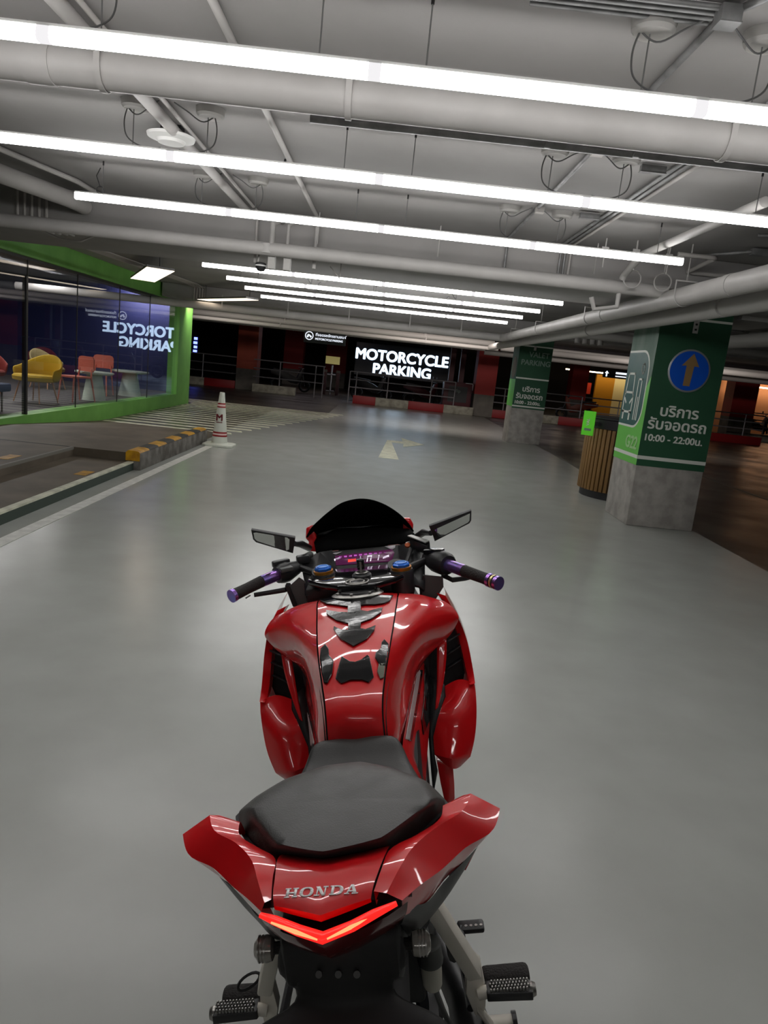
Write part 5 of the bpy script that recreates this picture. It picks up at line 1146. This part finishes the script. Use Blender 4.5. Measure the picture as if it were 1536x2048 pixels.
# windscreen
top = [(612, 1074), (622, 1056), (640, 1038), (660, 1021), (682, 1006), (702, 999.5), (720, 997), (740, 998.5), (764, 1006), (786, 1018), (803, 1031), (818, 1047), (828, 1062)]
n = len(top); rowT = []
for i, (x, y) in enumerate(top):
    u = abs(i - (n - 1) / 2) / ((n - 1) / 2); rowT.append(B(x, y, b=1.27 + .05 * u * u))
rowT = spline(rowT, 3); n = len(rowT)
rowM, rowL = [], []
for i, p in enumerate(rowT):
    u = (i - (n - 1) / 2) / ((n - 1) / 2)
    rowM.append(Vector((u * .155, 1.34 + .02 * abs(u), min(p.z - .02, 1.06 - .05 * u * u) if abs(u) < .9 else p.z - .012)))
    rowL.append(Vector((u * .13, 1.42, .93)))
scr = bb(MB().grid([rowT, rowM, rowL]), 'windscreen', M['screen'], solid=.003)
bb(MB().grid([[p + Vector((0, 0, 0)) for p in (B(640, 1106, b=1.235), B(660, 1100, b=1.235), B(720, 1094, b=1.235), B(790, 1087, b=1.235), B(822, 1080, b=1.235))], [rowM[3] * .7 + rowL[3] * .3, rowM[9] * .5 + rowL[9] * .5, rowM[18] * .5 + rowL[18] * .5, rowM[27] * .5 + rowL[27] * .5, rowM[33] * .7 + rowL[33] * .3]]), 'screen_base', M['screen'], solid=.003)
# red cowl pieces beside the screen
for pts in ([(612, 1056), (623, 1050), (634, 1078), (644, 1098), (634, 1104), (612, 1102), (618, 1084), (611, 1077)], [(806, 1036), (820, 1036), (827, 1048), (826, 1060), (820, 1064), (824, 1076), (806, 1082), (800, 1070), (806, 1056)]):
    v = [B(x, y, b=1.325) for x, y in pts]
    bb(MB().prism(v, (0, .06, -.01)), 'front_cowl', M['red'], bevel=.004)
bb(MB().loft([[Vector((a * w, b_, c_ + dz)) for a, dz in ((-1, -.10), (-.95, 0), (0, .03), (.95, 0), (1, -.10))] for b_, w, c_ in ((1.37, .165, .96), (1.50, .14, .88), (1.60, .09, .78), (1.64, .04, .70))], closed=False), 'nose_cowl', M['red'], sub=1)
# handlebars
def bar(s):
    if s < 0: E_, G_, K_, S_, Cn = B(466, 1191, c=.955), B(523, 1163, c=.965), B(555, 1150, c=.968), B(596, 1134, c=.972), B(640, 1150, c=.965)
    else: E_, G_, K_, S_, Cn = B(995, 1166, c=.955), B(929, 1142, c=.965), B(896, 1130, c=.968), B(862, 1116, c=.972), B(808, 1140, c=.965)
    hb = bb(MB().tube([G_, S_, Cn], .011, 12), 'handlebar', M['satin'])
    d = (E_ - G_).normalized()
    bb(MB().tube([E_ - d * .006, E_ - d * .05, G_], [.0165, .0155, .0165], 20), 'rubber_grip', M['rubber'], hb)
    bb(MB().tube([G_, K_], .0165, 24), 'anodised_collar', M['anod'], hb)
    for k in (-1, 1):
        mid = (G_ + K_) / 2 + Vector((0, 0, .0155)) + Vector((0, -.006 * k - .002, 0)); dd = (K_ - G_).normalized()
        bb(MB().loft([[mid + dd * (.010 * math.cos(q)) + Vector((0, .0035 * math.sin(q), z)) for q in [2 * PI * j / 12 for j in range(12)]] for z in (-.004, .0005)]), 'collar_slot', M['dark'], hb)
    bb(MB().tube([E_ + d * .006, E_ - d * .004], .0185, 20), 'bar_end', M['anod'], hb)
    if s > 0:
        bb(MB().tube([E_ - d * .010, E_ - d * .016], .018, 20), 'gold_band', mat('pale_gold_band', (.7, .6, .3), .3, .8), hb)
        bb(MB().tube([E_ - d * .020, E_ - d * .030], .0185, 20), 'blue_band', M['anod'], hb)
    # switchgear
    d2 = (S_ - K_).normalized()
    if s < 0:
        bb(MB().tube([K_ - d2 * .002, K_ + d2 * .012, K_ + d2 * .030, S_ - d2 * .004], [.024, .029, .030, .020], 14), 'switch_housing', M['satin'], hb)
        p = B(572, 1138, c=.985); bb(MB().obox(p, (.016, .010, 0), (-.006, .012, 0), (0, 0, .006)), 'grey_switch', M['greyp'], hb, bevel=.003)
        p = B(562, 1126, c=.995); bb(MB().obox(p, (.022, .014, .0), (-.006, .010, 0), (0, 0, .010)), 'switch_block', M['satin'], hb, bevel=.005)
        p = B(606, 1118, c=.99); bb(MB().obox(p, (.018, .006, 0), (-.004, .014, 0), (0, 0, .012)), 'perch_clamp', M['satin'], hb, bevel=.005)
        p = B(618, 1110, c=.995); bb(MB().lathe([(.009, -.012), (.010, .008), (.006, .012)], p, 16, ax=(.8, .6, .2)), 'cable_adjuster', M['greyp'], hb)
        bb(MB().tube([B(598, 1170, c=.93), B(569, 1180, c=.932), B(540, 1185, c=.93), B(508, 1190, c=.93)], [.008, .0075, .007, .0065], 10, sq=.6), 'clutch_lever', M['satin'], hb)
        bb(MB().tube([B(500, 1191, c=.93), B(492, 1196, c=.93)], .0025, 6), 'lever_tip', M['greyp'], hb)
    else:
        bb(MB().tube([K_ + d2 * -.002, K_ + d2 * .010, K_ + d2 * .05, S_ + d2 * .012], [.027, .033, .034, .024], 16), 'throttle_housing', M['satin'], hb)
        p = B(868, 1103, c=.998); bb(MB().obox(p, (.026, -.012, 0), (.006, .012, 0), (0, 0, .008)), 'switch_block', M['gloss'], hb, bevel=.005)
        bb(MB().tube([B(885, 1150, c=.935), B(905, 1160, c=.93), B(930, 1157, c=.93), B(948, 1153, c=.93)], [.008, .0075, .007, .006], 10, sq=.6), 'brake_lever', M['satin'], hb)
        r0, r1_, r2_, r3_ = B(818, 1077, c=1.015), B(826, 1071, c=1.022), B(860, 1083, c=1.018), B(854, 1093, c=1.008)
        res = bb(MB().prism([r0, r1_, r2_, r3_], (0, .0, -.028)), 'brake_reservoir', M['satin'], hb, bevel=.003)
        up_ = Vector((0, 0, .001))
        bb(MB().prism([B(815, 1073, c=1.022), B(823, 1071, c=1.022), B(859, 1083, c=1.018), B(851, 1086.5, c=1.018)], (0, 0, .003)), 'reservoir_lid', mat('pale_grey_lid', (.42, .43, .40), .4), res)
        bb(MB().lathe([(.008, -.004), (.008, .002), (.005, .003)], B(815, 1090, c=1.0), 14, ax=(0, -.6, .8)), 'sight_glass', M['orange'], res)
        bb(MB().tube([B(822, 1100, c=.99), B(812, 1125, c=.98), B(818, 1160, c=.93)], .006, 8), 'brake_line', M['matte'], hb)
    return hb
bar(-1); bar(1)
# inner grey panels under the bars
bb(MB().prism([B(x, y, b=1.06) for x, y in ((577, 1174), (598, 1155), (610, 1163), (620, 1190), (619, 1206), (592, 1212))], (0, .004, 0)), 'inner_panel', M['greyp'])
bb(MB().prism([B(x, y, b=1.05) for x, y in ((570, 1172), (578, 1172), (594, 1212), (586, 1214))], (0, .03, 0)), 'panel_edge', M['matte'])
bb(MB().prism([B(x, y, b=1.04) for x, y in ((837, 1169), (848, 1150), (886, 1154), (887, 1174), (868, 1204), (842, 1202))], (0, .004, 0)), 'inner_panel', M['greyp'])
bb(MB().prism([B(x, y, b=1.03) for x, y in ((846, 1152), (849, 1152), (842, 1203), (838, 1203))], (0, .02, 0)), 'panel_edge', M['matte'])
# mirrors
def mirror(fr, gl, stalk, b0, b1, tl_=.0006):
    xs = [x for x, y in fr]; lo_, hi_ = min(xs), max(xs)
    ym = sum(y for x, y in fr) / len(fr)
    V = lambda x, y, e=0: B(x, y, b=b0 + (b1 - b0) * (x - lo_) / (hi_ - lo_) - e + tl_ * (y - ym))
    mr = bb(MB().prism([V(x, y) for x, y in fr], (0, .012, .004)), 'wing_mirror', M['satin'], bevel=.0015)
    bb(MB().prism([V(x, y, .0012) for x, y in gl], (0, .002, 0)), 'mirror_glass', M['mirror'], mr, smooth=0)
    bb(MB().tube([B(*stalk[0], b=1.10), B(*stalk[1], b=1.17), B(*stalk[2], b=1.26)], [.008, .011, .010], 12), 'mirror_stalk', M['satin'], mr)
mirror([(502, 1060), (590, 1076), (590, 1081), (586, 1107), (512, 1085), (506, 1079)], [(507, 1066), (512, 1065), (574, 1075), (579, 1079), (578, 1099), (573, 1101), (514, 1082), (509, 1077)], [(588, 1087), (602, 1088), (618, 1096)], 1.10, 1.06)
mirror([(943, 1021.5), (942.5, 1041.5), (939, 1047), (869.5, 1083), (866, 1071.6), (858, 1053)], [(939.7, 1027), (939, 1041), (936, 1045), (882, 1074), (878, 1074), (869.5, 1060), (872, 1058)], [(862, 1066), (848, 1064), (830, 1076)], 1.06, 1.10)
